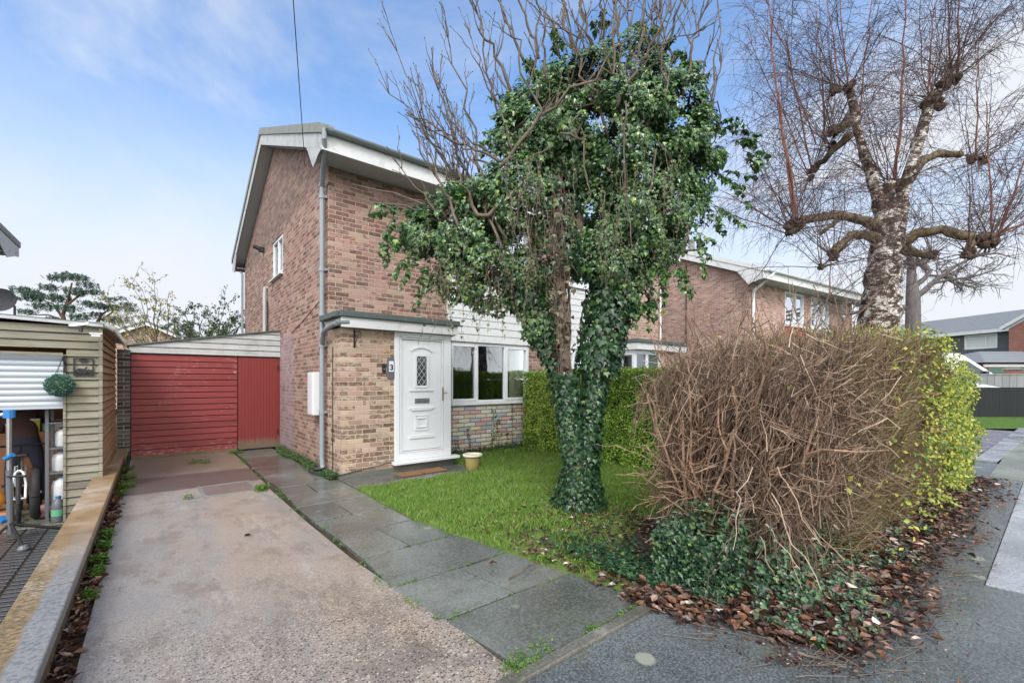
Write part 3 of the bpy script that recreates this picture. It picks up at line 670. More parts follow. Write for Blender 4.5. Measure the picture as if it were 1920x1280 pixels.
# gutter pieces and pipes on the corner
b = MB()
x = 2.17; yq = 7.68
b.tube([(2.02, 7.02, 5.33), (2.02, 7.03, 5.18), (2.05, 7.12, 5.06), (2.13, 7.5, 4.86), (x, yq, 4.70), (x, yq, .25), (x, yq-.02, .12), (x, yq-.07, .06)], .038, 10)
for z in (4.75, 4.55, 3.35, 2.62, 2.1, 1.0): b.tube([(x, yq, z-.035), (x, yq, z+.035)], .05, 10)
for z in (4.55, 3.35, 2.1, 1.0): b.box(x+.03, HX-.002, yq-.05, yq+.05, z-.02, z+.02)
b.build('downpipe', M['pipe'], house, smooth=False)
b = MB(); b.tube([(2.21, 6.84, 2.40), (2.15, 6.88, 2.38), (2.13, 7.3, 2.33), (2.14, 7.5, 2.28), (2.165, yq-.02, 2.12)], .037, 10); b.tube([(2.13, 6.84, 2.385), (2.32, 6.84, 2.40)], .05, 10)
b.build('porch_drain_pipe', M['gutter'], house)
b = MB(); b.tube([(2.16, HY+D1+.52, 5.27), (2.16, HY+D1+.4, 5.1), (2.17, HY+D1-.1, 4.85), (2.17, HY+D1-.1, 0)], .036, 8); b.build('downpipe', M['pipe'], house)
b = MB(); b.tube([(2.3, HY+5.0, 3.86), (2.19, HY+5.0, 3.85), (2.18, HY+5.0, 3.7), (2.18, HY+5.0, 0)], .042, 8); wp = b.build('waste_pipe', M['soffit'], house)
b = MB(); b.tube([(2.22, HY+4.86, 3.5), (2.22, HY+4.86, 0)], .016, 6); b.build('cable', M['black'], house)
b = MB(); b.tube([(2.24, 7.35, 2.05), (2.24, 7.35, .06)], .006, 6); b.tube([(2.235, 7.25, .06), (2.20, 6.91, .07), (3.0, 6.905, .17), (4.2, 6.905, .12)], .007, 5); b.build('cable', M['black'], house)
b = MB(); b.tube([(2.24, 7.7, 2.95), (2.243, 8.3, 2.85), (2.243, 9.2, 2.66), (2.243, 10.0, 2.52)], .005, 5); b.build('cable', M['black'], house)
b = MB(); b.box(2.09, 2.249, 7.92, 8.24, .93, 1.66); mbx = b.build('meter_box', M['upvc'], house, bevel=.008)
b = MB(); b.box(2.082, 2.089, 7.945, 8.215, .955, 1.635); b.build('meter_box_door', M['upvc'], mbx, bevel=.003)
b = MB(); b.box(2.0, 2.30, 7.45, 7.85, -.02, .035); b.lathe([(.0, .03), (.06, .035), (.10, .07), (.085, .09), (.05, .05), (0, .04)], (2.1, 7.6, .02), 12); b.build('drain_gully', M['blackplastic'], house, bevel=.008)
b = MB(); b.box(2.13, 2.249, HY+5.4, HY+5.52, 4.86, 4.98); b.tube([(2.17, HY+5.46, 4.92), (2.02, HY+5.5, 4.99)], .05, 10); b.build('security_camera', M['black'], house)
for k, (vx, vz) in enumerate(((3.45, 4.86), )):
    pass
# wall fixtures around the door
t = thing('house_number_plaque', 'dark grey plaque with white panel reading 3 beside the front door', 'house number', (3.035, PY, 1.55))
b = MB(); b.prism([(2.975, 1.56), (3.02, 1.54), (3.095, 1.56), (3.095, 1.86), (3.06, 1.91), (2.975, 1.88)], PY-.03, PY-.001, 'y'); b.build('backing', M['greyplastic'], t, bevel=.006)
b = MB(); b.box(3.0, 3.083, PY-.037, PY-.031, 1.66, 1.835); b.build('panel', M['upvc'], t, bevel=.002)
fc = bpy.data.curves.new('digit', 'FONT'); fc.body = '3'; fc.size = .125; fc.extrude = .0015; fc.align_x = 'CENTER'; fc.offset = .004
fo = bpy.data.objects.new('digit', fc); COL.objects.link(fo)
dg = bpy.context.evaluated_depsgraph_get(); me = bpy.data.meshes.new_from_object(fo.evaluated_get(dg)); bpy.data.objects.remove(fo)
me.materials.clear(); me.materials.append(M['digit'])
o = bpy.data.objects.new('digit', me); COL.objects.link(o); o.parent = t; o.rotation_euler = (math.pi/2, 0, 0); o.location = (3.0415-3.035, -.0395, 1.69-1.55)
t = thing('doorbell', 'small black doorbell on the brick left of the number plaque', 'doorbell', (2.92, PY, 1.65))
b = MB(); b.box(2.89, 2.95, PY-.028, PY-.001, 1.65, 1.79); b.build('housing', M['black'], t, bevel=.006)
b = MB(); b.lathe([(.016, 0), (.016, .004), (0, .005)], (0, 0, 0), 12); b.v = [(2.92+a, PY-.029-c, 1.70+q) for a, q, c in b.v]; b.build('button', M['greyplastic'], t)
t = tag(MB().box(2.43, 2.455, PY-.012, PY-.001, 2.03, 2.31).tube([(2.443, PY-.01, 2.27), (2.443, PY-.25, 2.27), (2.443, PY-.28, 2.24), (2.443, PY-.27, 2.21)], .007, 6).tube([(2.443, PY-.01, 2.06), (2.443, PY-.23, 2.26)], .006, 6).build('hanging_bracket', M['black']), 'empty black hanging basket bracket on the porch bricks', 'bracket')
dm = tag(MB().prism([(3.02, 6.42), (3.85, 6.47), (3.83, 6.74), (3.0, 6.70)], .012, .03, 'z').build('doormat', M['doormat'], bevel=.006), 'orange brown coir doormat lying on the slab below the doorstep', 'doormat')
t = thing('plant_pot', 'olive gold plant pot with a pale rim standing on the lawn edge by the door', 'plant pot', (4.25, 6.33, 0))
b = MB(); b.lathe([(.10, 0), (.112, .01), (.12, .1), (.137, .225), (.137, .23), (.125, .235), (.12, .2)], (4.25, 6.33, 0), 28); b.build('pot', M['terra'], t, smooth=True)
b = MB(); b.lathe([(.138, .222), (.165, .226), (.172, .245), (.165, .265), (.145, .268), (.138, .25), (.13, .22)], (4.25, 6.33, 0), 28); b.build('rim', M['rim'], t, smooth=True)
b = MB(); b.lathe([(.0, .2), (.13, .21), (.13, .215), (0, .225)], (4.25, 6.33, 0), 20); b.build('potting_soil', M['soil'], t)

# ---------------------------------------------------------------- attached house
h2 = thing('brick_house', 'attached brick house behind the clipped green hedge with a glazed porch', 'house', (HX+4.8, HY, 0))
P2 = lambda u, z, w: V((u+HX+4.8, HY-w, z))
house_shell(h2, .0, 4.8, D1, ZE, SL, .5, .25, 'brick2', False, True, front_holes=[(.4, 2.5, .9, 2.3), (.4, 2.5, 3.85, 4.98)])
window(h2, P2, .4, 2.5, .9, 2.3, (1.1, 1.8), (0, 2)); window(h2, P2, .4, 2.5, 3.85, 4.98, (1.1, 1.8), (0, 2))
b = MB(); boards(b, .4+HX+4.8, 2.5+HX+4.8, 2.31, 3.8, .155, HY-.001, .022); b.build('shiplap_panel', M['whitewood'], h2)
X0, X1 = 9.66, 11.85
b = MB(); b.box(X0, X1-.001, PY, PY+.06, 0, 1.0); b.box(X0, X0+.06, PY+.06, HY, 0, 1.0); b.box(10.85, X1-.001, PY, PY+.06, 1.0, 2.33); b.build('porch_wall', M['brick2'], h2)
b = MB()
for a, c in ((X0, X0+.12), (10.18, 10.3), (10.75, 10.85)): b.box(a, c, PY, PY+.06, 1.0, 2.33)
b.box(X0+.12, 10.18, PY, PY+.06, 2.22, 2.33); b.box(10.3, 10.75, PY, PY+.06, 2.22, 2.33)
b.box(X0, X0+.05, HY-.1, HY, 1.0, 2.33); b.box(X0, X0+.05, PY+.06, HY-.1, 2.2, 2.33); pf = b.build('porch_frame', M['upvc'], h2)
b = MB(); b.box(X0+.12, 10.18, PY+.02, PY+.03, 1.0, 2.22); b.box(X0+.02, X0+.03, PY+.06, HY-.1, 1.0, 2.2); b.build('porch_glass', M['glass'], h2)
b = MB(); b.box(10.3, 10.75, PY+.01, PY+.05, .1, 2.22); b.build('front_door', M['greendoor'], h2)
b = MB(); b.box(X0-.1, X1+.18, 6.76, HY-.003, 2.5, 2.6); b.build('porch_roof', M['felt'], h2, bevel=.015)
b = MB(); b.box(X0-.07, X1+.15, 6.80, 6.825, 2.33, 2.499); b.box(X0-.07, X0-.05, 6.826, HY-.003, 2.33, 2.499); b.build('porch_fascia', M['whitewood'], h2)
b = MB(); b.tube([(11.82, 7.55, 5.3), (11.82, 7.55, 2.6)], .03, 8); b.build('downpipe', M['whitepipe'], h2)
b = MB(); b.box(X0+.06, X1-.1, HY-.05, HY-.004, .1, 2.3); b.build('porch_interior', M['room'], h2)

# ---------------------------------------------------------------- next house along the street, set forward and turned a little
h3 = thing('brick_house', 'next brick house along with a white bent downpipe and red panel under its window', 'house', (16.6, 7.0, 0), math.radians(-6.25))
house_shell(h3, 0, 8.5, 8.6, 5.42, .43, .6, .28, 'brick2', True, True, gmat='whitepipe', vmat='whitewood', front_holes=[(2.45, 3.95, 3.7, 5.0), (4.55, 6.15, 3.7, 5.0)])
P3 = lambda u, z, w: V((u, -w, z))
def w3(x0, x1, muls, root):
    T = lambda u, w, z: V((u, -w, z)); m = MB(T)
    m.box(x0, x0+.07, -.1, 0, 3.7, 5.0); m.box(x1-.07, x1, -.1, 0, 3.7, 5.0); m.box(x0+.07, x1-.07, -.1, 0, 3.7, 3.78); m.box(x0+.07, x1-.07, -.1, 0, 4.93, 5.0)
    for q in muls: m.box(q-.04, q+.04, -.1, .004, 3.78, 4.93)
    m.box(x0-.04, x1+.04, .001, .09, 3.64, 3.70)
    f = m.build('window', M['upvc'], root, world=False)
    MB(T).box(x0+.07, x1-.07, -.06, -.05, 3.78, 4.93).build('glass', M['glass'], f, world=False)
    MB(T).box(x0, x1, -.16, -.12, 3.7, 5.0).build('blind', M['pale'], f, world=False)
w3(2.45, 3.95, (3.3,), h3); w3(4.55, 6.15, (5.1, 5.7), h3)
b = MB(); b.box(2.45, 3.95, -.03, -.001, 2.5, 3.63); b.build('tile_hung_panel', M['redpanel'], h3, world=False)
b = MB(); b.box(4.55, 6.15, -.03, -.001, 2.5, 3.63); b.build('shiplap_panel', M['whitewood'], h3, world=False)
b = MB(); b.tube([(.3, -.68, 5.3), (.2, -.62, 5.16), (.1, -.1, 4.75), (.1, -.07, 4.6), (.1, -.07, 0)], .05, 8); b.build('downpipe', M['whitepipe'], h3, world=False)
b = MB(); b.tube([(-.03, 2.6, 6.2), (-.03, 2.6, 0)], .02, 6); b.build('cable', M['black'], h3, world=False)
b = MB(); b.lathe([(.13, 0), (.13, .7), (.16, .72), (.16, .78), (.1, .8)], (2.6, 4.2, 7.35), 10); b.build('flue', M['verge'], h3, world=False); b = MB(); b.lathe([(.11, 0), (.11, .5), (.14, .55)], (3.3, 4.3, 7.4), 10); b.build('flue', M['verge'], h3, world=False)
b = MB(); b.box(7.3, 7.5, -.12, -.001, 4.35, 4.5); b.build('alarm_box', M['upvc'], h3, world=False, bevel=.02)

# ---------------------------------------------------------------- far house on the right, garage, walls, vehicles
xl = pt(1901, 0, 32); xr = pt(1735, 0, 37.9); dv = (V((xl.x, xl.y, 0))-V((xr.x, xr.y, 0))); Lh = dv.length; az = math.atan2(dv.y, dv.x)
h4 = thing('far_house', 'distant grey clad house with a long grey tiled roof beyond the parked van', 'house', (xr.x, xr.y, .25), az)
m = MB(); wall_sheet(m, -6, Lh+.3, 0, 5.0, [(2.9, 5.0, 3.75, 4.85), (-1.2, .8, 3.75, 4.85)], ident); m.quad((-6, 7, 0), (Lh+4, 7, 0), (Lh+4, 7, 5), (-6, 7, 5)); m.build('wall', M['cladding'], h4, world=False)
for a, c in ((2.9, 5.0), (-1.2, .8)):
    T = lambda u, w, z: V((u, -w, z)); m = MB(T)
    m.box(a, a+.09, -.1, .02, 3.75, 4.85); m.box(c-.09, c, -.1, .02, 3.75, 4.85); m.box(a+.09, c-.09, -.1, .02, 3.75, 3.84); m.box(a+.09, c-.09, -.1, .02, 4.76, 4.85); m.box(a+1.35, a+1.43, -.1, .02, 3.84, 4.76)
    f = m.build('window', M['upvc'], h4, world=False)
    MB(T).box(a+.09, c-.09, -.09, -.08, 3.84, 4.76).build('blind', M['pale'], f, world=False)
m = MB(); m.prism([(-.45, 4.95), (3.5, 6.65), (7.4, 4.95), (7.4, 5.05), (3.5, 6.8), (-.45, 5.08)], -7, Lh+5, 'x'); m.build('roof', M['greytile'], h4, world=False)
m = MB(); m.box(-7, Lh+.2, -.52, -.46, 4.88, 5.12); m.box(-7, Lh+.2, -.46, 0, 4.93, 4.95); m.build('fascia', M['whitewood'], h4, world=False)
m = MB(); m.prism([(Lh+.3, 0), (Lh+6, 0), (Lh+6, 5.4), (Lh+3.2, 6.6), (Lh+.3, 5.0)], -.9, 6.5, 'y'); m.build('gable_wing', M['redbrick'], h4, world=False)
m = MB(); m.prism([(Lh+.0, 4.95), (Lh+3.2, 6.75), (Lh+3.2, 6.95), (Lh-.1, 5.15)], -1.15, -.9, 'y'); m.build('bargeboard', M['whitewood'], h4, world=False)
gc = pt(1846, 0, 27); ga = az+.0
gr_ = thing('garage', 'low garage with green door and grey hipped roof in front of the far house', 'garage', (gc.x, gc.y, .25), math.atan2(-.63, .78))
m = MB(); m.box(0, 7, 0, 5, 0, 2.35); m.build('wall', M['redbrick'], gr_, world=False)
m = MB()
m.add([(-.3, -.3, 2.4), (7.3, -.3, 2.4), (7.3, 5.3, 2.4), (-.3, 5.3, 2.4), (2.3, 2.5, 3.25), (5.0, 2.5, 3.25)], [(0, 1, 5, 4), (1, 2, 5), (2, 3, 4, 5), (3, 0, 4), (3, 2, 1, 0)]); m.build('roof', M['greytile'], gr_, world=False)
m = MB(); m.box(.15, 6.8, -.05, -.001, 0, 2.1); m.build('garage_door', M['greendoor'], gr_, world=False)
m = MB(); m.box(-.1, 7.1, -.08, -.0005, 2.14, 2.3); m.build('lintel', M['whitewood'], gr_, world=False)
def alongr(px0, px1, d, th, z0, z1):
    a, c = pt(px0, 0, d), pt(px1, 0, d); n = V((FX, FY, 0))*th
    return [(a.x, a.y), (c.x, c.y), (c.x+n.x, c.y+n.y), (a.x+n.x, a.y+n.y)]
fe = thing('black_fence', 'low black boarded fence above the grass bank', 'fence', tuple(pt(1900, 0, 16.3).xy)+(.2,))
m = MB(); m.prism(alongr(1740, 2150, 16.3, .03, 0, 0), .2, 1.255, 'z'); m.build('fence_boards', M['blackfence'], fe)
m = MB(); m.prism(alongr(1740, 2150, 16.29, .07, 0, 0), 1.256, 1.285, 'z'); m.build('capping_rail', M['blackfence'], fe)
t = tag(MB().prism(alongr(1780, 2200, 23.0, .12, 0, 0), .2, 1.83, 'z').prism(alongr(1780, 2200, 22.97, .18, 0, 0), 1.831, 1.90, 'z').build('panel_wall', M['greywall']), 'grey panelled wall behind the silver car', 'wall')
t = thing('gate_pillar', 'red brick gate pillar with a grey cap near the green garage', 'pillar', tuple(pt(1899, 0, 25).xy)+(.2,))
p = pt(1899, 0, 25); m = MB(); m.box(p.x-.33, p.x+.33, p.y-.33, p.y+.33, .2, 2.15); m.build('shaft', M['redbrick'], t)
m = MB(); m.prism(rect(p.x-.4, p.x+.4, p.y-.4, p.y+.4), 2.151, 2.21, 'z'); m.prism(rect(p.x-.3, p.x+.3, p.y-.3, p.y+.3), 2.211, 2.27, 'z'); m.build('cap', M['verge'], t)
def vehicle(name, label, cat, px_nose, d, paint, prof, roofi, glassp, zb, w=1.95, wheels=(0.9, 3.9), rz=None, zm=1.1):
    c = pt(px_nose, 0, d); ang = math.atan2(-FX, FY) if rz is None else rz
    t = thing(name, label, cat, (c.x, c.y, zb), ang)   # local x towards picture right, nose at x=0
    m = MB(); m.prism(prof, 0, w, 'y'); m.build('body', M[paint], t, world=False, bevel=.07, segs=3)
    for gq, nm in glassp:
        m = MB(); 
        if nm == 'windscreen': m.add(gq, [(0, 1, 2, 3)])
        else: m.prism(gq, -.006, .02, 'y'); m.prism(gq, w-.02, w+.006, 'y')
        m.build(nm, M['darkglass'], t, world=False)
    for x in wheels:
        for y in (-.02, w-.20):
            m = MB(); m.tube([(-x, y, .34), (-x, y+.22, .34)], .34, 20); wl = m.build('wheel', M['tyre'], t, world=False)
            m = MB(); m.tube([(-x, y-.01, .34), (-x, y+.23, .34)], .2, 12); m.build('rim', M['chrome'], wl, world=False)
    for y in (-.17, w+.02):
        m = MB(); m.box(-roofi-.1, -roofi+.1, y, y+.15, zm, zm+.32); m.build('wing_mirror', M['blackplastic'], t, world=False, bevel=.03)
    for y in (.1, w-.4):
        m = MB(); m.box(-.06, .012, y, y+.3, .62, .82); m.build('headlight', M['glass'], t, world=False, bevel=.02)
    return t
van = vehicle('van', 'white high roofed van parked behind the grey wall', 'van', 1893, 24.0, 'vanpaint',
    [(0, .35), (0, 1.0), (-.25, 1.45), (-.7, 1.58), (-2.35, 2.62), (-2.75, 2.78), (-6.2, 2.8), (-6.25, .35)], 1.35,
    [([(-.62, .15, 1.585), (-.62, 1.8, 1.585), (-2.28, 1.7, 2.63), (-2.28, .25, 2.63)], 'windscreen'), ([(-1.15, 1.65), (-1.6, 1.65), (-2.75, 1.65), (-2.75, 2.35), (-2.25, 2.35)], 'side_window')], .25, 2.0, (1.0, 4.9), zm=1.5)
car = vehicle('car', 'silver car with only its bonnet showing above the black fence', 'car', 1887, 19.5, 'silver',
    [(0, .4), (.0, .85), (-.25, 1.02), (-1.5, 1.24), (-2.3, 1.75), (-4.3, 1.8), (-4.9, 1.3), (-4.95, .4)], 1.9,
    [([(-1.5, .12, 1.27), (-1.5, 1.8, 1.27), (-2.25, 1.7, 1.75), (-2.25, .22, 1.75)], 'windscreen'), ([(-1.9, 1.25), (-4.2, 1.25), (-4.0, 1.68), (-2.35, 1.68)], 'side_window')], .24, 1.9, (.9, 3.9))
# ================================================================ timber garage next door and what stands in it
GX, GY, GZ = -.53, 8.0, -.30
gar = thing('timber_garage', 'weathered timber clad garage with half raised roller shutter', 'garage', (-1.5, GY, GZ+.02))
def zt_(x): return 2.235-.035*(x-GX)*-1 if False else 2.235+.05*(GX-x)
b = MB(); z = GZ+.02; OP = -.86
while z < 2.2:
    zt = z+.1
    for xa, xb in ([(-5.0, GX-.03)] if z > 1.83 else [(OP, GX-.03)]):
        dz = U(-.004, .004)
        b.prism([(GY, z+dz), (GY-.034, z+dz), (GY-.012, zt+dz), (GY, zt+dz)], xa, xb, 'x')
    z += .1
b.build('front_cladding', M['timber'], gar)
b = MB(); z = GZ+.02
while z < 2.14:
    zt = z+.1; dz = U(-.005, .005); b.prism([(GX-.03, z+dz), (GX+.006, z+dz), (GX-.016, zt+dz), (GX-.03, zt+dz)], GY+.02, 10.98, 'y'); z += .1
b.build('side_cladding', M['timberside'], gar)
b = MB(); b.box(GX-.028, GX+.012, GY-.045, GY+.018, GZ, 2.2); b.box(OP-.028, OP-.002, GY-.045, GY+.01, GZ, 1.84); b.box(-5, OP-.03, GY-.04, GY-.001, 1.835, 1.865); b.build('corner_trim', M['timber'], gar)
b = MB(); b.box(-5, -4.9, GY, 11, GZ, 2.15); b.box(-5, GX-.031, 10.9, 11, GZ, 2.15); b.box(-5, GX-.05, GY+.04, 10.9, 2.12, 2.16); b.build('inner_wall', M['interior'], gar)
b = MB(); b.box(-4.9, OP, GY+.01, 10.9, GZ-.06, GZ); b.box(-4.9, OP, GY-.28, GY+.009, GZ-.09, GZ-.012); b.build('garage_floor', M['slabgreen'], gar)
b = MB(); b.prism([(-5.1, 2.46), (GX+.03, 2.235), (GX+.03, 2.265), (-5.1, 2.49)], GY-.06, 11.0, 'y'); b.build('roof', M['felt'], gar)
b = MB(); b.prism([(-5.1, 2.425), (GX+.02, 2.215), (GX+.02, 2.25), (-5.1, 2.475)], GY-.085, GY-.061, 'y'); b.build('roof_trim', M['oldwhite'], gar)
b = MB()
for k in range(15):   # rolls of corrugated sheet along the side eave
    y = GY-.02+k*.2
    b.tube([(GX-.2, y, 2.255), (GX+.06, y, 2.235), (GX+.13, y, 2.195)], .038, 10); b.box(GX-.1, GX+.10, y+.03, y+.17, 2.20, 2.222)
b.build('corrugated_eave', M['corr'], gar)
b = MB(); n = 60; zs = []; 
for k in range(9):
    z0 = 1.84-.0745*(k+1); 
    for q in range(6):
        a = q/5; zs.append((z0+.0745*(1-a), GY+.05-.014*math.sin(math.pi*a)))
for (za, ya), (zb, yb) in zip(zs, zs[1:]): b.quad((-4.8, ya, za), (OP, ya, za), (OP, yb, zb), (-4.8, yb, zb))
b.box(-4.8, OP, GY+.035, GY+.07, 1.155, 1.185)
b.build('roller_shutter', M['shutter'], gar)
b = MB(); b.box(-5, OP-.04, 9.6, 10.3, GZ, .75); b.box(-5, OP-.04, 10.32, 10.6, 1.0, 1.04); cab = tag(b.build('cabinet', M['interior']), 'orange brown wooden cabinet at the back inside the garage', 'cabinet')
cols = [(.6, .1, .05), (.05, .2, .5), (.6, .5, .05), (.1, .35, .12), (.5, .5, .5), (.05, .05, .06), (.5, .2, .4)]
txt = ['red box on the cabinet inside the garage', 'blue box on the cabinet inside the garage', 'yellow box on the cabinet inside the garage', 'green box on the cabinet inside the garage', 'grey box on the cabinet inside the garage', 'black box on the cabinet inside the garage']
for k in range(6):
    x = -1.62+k*.125; m = plain('box_card', cols[k], .6)
    t = thing('storage_box', txt[k], 'box', (x, 9.7, .752), group='boxes on the garage cabinet'); MB().box(x-.05, x+.05, 9.64, 9.78, .752, .86+.03*(k % 3)).build('carton', m, t, bevel=.004)
    MB().box(x-.053, x+.053, 9.637, 9.783, .861+.03*(k % 3), .885+.03*(k % 3)).build('lid', M['blackplastic'] if k % 2 else M['upvc'], t, bevel=.004)
# rack
t = thing('storage_rack', 'dark metal storage rack just inside the garage opening', 'rack', (-.98, 8.35, GZ))
for x, y in ((-1.06, 8.2), (-1.06, 8.6), (-.84, 8.2), (-.84, 8.6)): MB().box(x-.017, x+.017, y-.017, y+.017, GZ, 1.3).build('upright', M['greyplastic'], t)
for z in (-.12, .30, .62, .95): MB().box(-1.07, -.83, 8.19, 8.61, z, z+.022).build('shelf', M['greyplastic'], t, bevel=.003)
def jug(name, label, x, y, z, w, h, mat, lb=None):
    t = thing(name, label, 'container', (x, y, z), group='containers in the garage')
    MB().lathe([(w*.45, 0), (w*.5, .02), (w*.5, h*.62), (w*.42, h*.8), (w*.2, h*.88), (w*.18, h*.93)], (x, y, z), 14).build('body', M[mat], t, smooth=True)
    MB().lathe([(w*.22, h*.93), (w*.22, h), (w*.1, h*1.01)], (x, y, z), 10).build('cap', M['blue' if h > .25 else 'blackplastic'], t)
    MB().tube([(x+w*.2, y-w*.3, z+h*.85), (x+w*.45, y-w*.4, z+h*.9), (x+w*.52, y-w*.45, z+h*.65)], .012, 6).build('handle', M[mat], t)
    if lb: MB().lathe([(w*.505, h*.25), (w*.505, h*.5)], (x, y, z), 14).build('label', M[lb], t)
jug('plastic_jug', 'white plastic jug on the middle shelf of the rack', -.94, 8.32, .323, .18, .27, 'milk')
jug('plastic_jug', 'white plastic jug on the upper shelf of the rack', -.93, 8.32, .643, .15, .25, 'milk')
jug('plastic_jug', 'large white plastic drum on the lower shelf of the rack', -.94, 8.30, -.097, .19, .36, 'milk')
jug('spray_bottle', 'grey bottle with green label on the floor in front of the rack', -.95, 8.11, GZ, .13, .33, 'greyplastic', 'label')
def blob(name, mat, c, r, label, cat, seed=1, sc=.35):
    b = MB(); n, m_ = 16, 10; rr = random.Random(seed)
    vs = []; 
    for i in range(m_+1):
        th = math.pi*i/m_
        for k in range(n):
            a = 2*math.pi*k/n; q = 1+sc*(math.sin(a*3+seed+th*2)*.3+math.sin(a*5+th*4)*.25+rr.uniform(-.2, .2))*math.sin(th)
            vs.append((c[0]+r[0]*math.sin(th)*math.cos(a)*q, c[1]+r[1]*math.sin(th)*math.sin(a)*q, max(c[2]+r[2]*math.cos(th), c[2]-r[2]*.8)))
    fs = [(i*n+k, i*n+(k+1) % n, (i+1)*n+(k+1) % n, (i+1)*n+k) for i in range(m_) for k in range(n)]
    b.add(vs, fs); return tag(b.build(name, M[mat], smooth=True, sub=1), label, cat)
blob('folded_cloth', 'pink', (-1.12, 8.55, GZ+.07), (.13, .14, .09), 'pink patterned cloth heaped on the garage floor', 'cloth', 3)
blob('kit_bag', 'orange', (-1.62, 8.5, .0), (.14, .14, .16), 'bright orange kit bag in the garage', 'bag', 5, .25)
b = MB(); b.box(-1.78, -1.42, 8.35, 8.66, GZ, -.15); tag(b.build('low_stool', M['interior'], bevel=.01), 'brown wooden crate under the orange bag', 'crate')
# spare wheel
def wheel(name, parent, c, R_, w, ax, world=True, tyre='tyre'):
    """torus wheel with axle direction ax"""
    ax = V(ax).normalized(); u = ax.cross(V((0, 0, 1))).normalized(); v = V((0, 0, 1)); c = V(c)
    b = MB(); n = 36
    ring = [c+(u*math.cos(2*math.pi*k/n)+v*math.sin(2*math.pi*k/n))*(R_-w) for k in range(n+1)]
    b.tube(ring, w, 10, cap=False); o = b.build(name, M[tyre], parent, smooth=True, world=world)
    b = MB(); b.tube([c+(u*math.cos(2*math.pi*k/n)+v*math.sin(2*math.pi*k/n))*(R_-2.2*w) for k in range(n+1)], w*.5, 6, cap=False)
    b.build('rim', M['chrome'], o, world=world)
    b = MB()
    for k in range(16):
        a = 2*math.pi*k/16; b.tube([c+ax*(.02 if k % 2 else -.02), c+(u*math.cos(a)+v*math.sin(a))*(R_-2.2*w)], .0018, 3)
    b.tube([c-ax*.05, c+ax*.05], .02, 8); b.build('spokes', M['chrome'], o, world=world)
    return o
t = thing('spare_bicycle_wheel', 'spare mountain bike wheel standing edge on beside the bicycle', 'wheel', (-1.20, 8.5, GZ)); wheel('tyre', t, (-1.20, 8.5, GZ+.34), .34, .05, (.99, .10, 0))
# bicycle seen from behind
bk = thing('bicycle', 'white framed bicycle seen from behind in the garage opening', 'bicycle', (-1.31, 8.22, GZ), .14)
def B(p): return V(p)
wheel('rear_wheel', bk, (0, 0, .33), .33, .022, (1, 0, 0), False); wheel('front_wheel', bk, (0, 1.02, .33), .33, .022, (1, 0, 0), False)
b = MB(); bb_, sc_, hd, fr = (0, .42, .28), (0, .24, .66), (0, .82, .74), (0, 1.02, .33)
b.tube([bb_, sc_], .017, 8); b.tube([sc_, hd], .017, 8); b.tube([bb_, (0, .84, .66)], .02, 8); b.tube([hd, (0, .85, .60)], .02, 8)
for sx in (-1, 1):
    b.tube([(sx*.055, 0, .33), (sx*.06, .1, .50), (sx*.035, .2, .63), (0, .24, .66)], .012, 8); b.tube([(sx*.055, 0, .33), (sx*.045, .42, .28)], .011, 8)
    b.tube([(sx*.05, 1.02, .33), (sx*.05, .9, .62), (0, .86, .64)], .012, 8)
b.build('frame', M['vanpaint'], bk, world=False)
b = MB(); b.tube([(0, .24, .66), (0, .19, .86)], .013, 8); b.build('seat_post', M['black'], bk, world=False)
b = MB(); b.add([(-.07, .05, .88), (.07, .05, .88), (.09, .09, .885), (.02, .26, .885), (.015, .32, .875), (-.015, .32, .875), (-.02, .26, .885), (-.09, .09, .885)], [tuple(range(8))]); b.add([(x, y, z-.035) for x, y, z in b.v[:8]], [tuple(range(7, -1, -1))]); b.f += [(i, 8+i, 8+(i+1) % 8, (i+1) % 8) for i in range(8)]
b.build('saddle', M['black'], bk, world=False, bevel=.01)
b = MB(); b.tube([(0, .8, .76), (0, .78, .92)], .014, 8); b.tube([(-.3, .74, .93), (-.1, .78, .92), (.1, .78, .92), (.3, .74, .93)], .013, 8); b.build('handlebar', M['black'], bk, world=False)
b = MB(); b.tube([(.06, .42, .28), (.075, .42, .28)], .1, 18); b.tube([(.08, .42, .28), (.09, .36, .13)], .01, 6); b.tube([(-.08, .42, .28), (-.09, .48, .43)], .01, 6); b.box(.07, .16, .32, .40, .11, .135); b.box(-.16, -.07, .44, .52, .42, .445); b.build('crank', M['black'], bk, world=False)
# repair stand
st = thing('bike_repair_stand', 'grey bicycle repair stand with blue clamps and splayed black tripod legs', 'repair stand', (-1.30, 7.35, GZ))
sx_, sy_ = pt(15, 1000, 5.0).xy
def SP(px, py, d): return pt(px, py, d)
base = SP(20, 985, 5.0); top = SP(17, 772, 5.0)
MB().tube([SP(19, 1000, 5.0), SP(17, 880, 5.0)], .028, 10).build('lower_pole', M['greyplastic'], st)
MB().tube([SP(17, 880, 5.0), top], .023, 10).build('upper_pole', M['chrome'], st)
b = MB(); b.tube([SP(17, 783, 5.0), SP(17, 768, 5.0)], .05, 10); b.tube([SP(10, 860, 4.97), SP(24, 852, 4.97)], .026, 8); b.tube([SP(2, 978, 4.97), SP(8, 970, 4.97)], .04, 8); b.build('clamp', M['blue'], st)
MB().tube([SP(17, 775, 5.0), SP(-40, 785, 4.9)], .022, 8).build('clamp_arm', M['chrome'], st)
MB().tube([SP(14, 893, 4.98), SP(48, 892, 5.0)], .013, 6).build('tool_arm', M['black'], st)
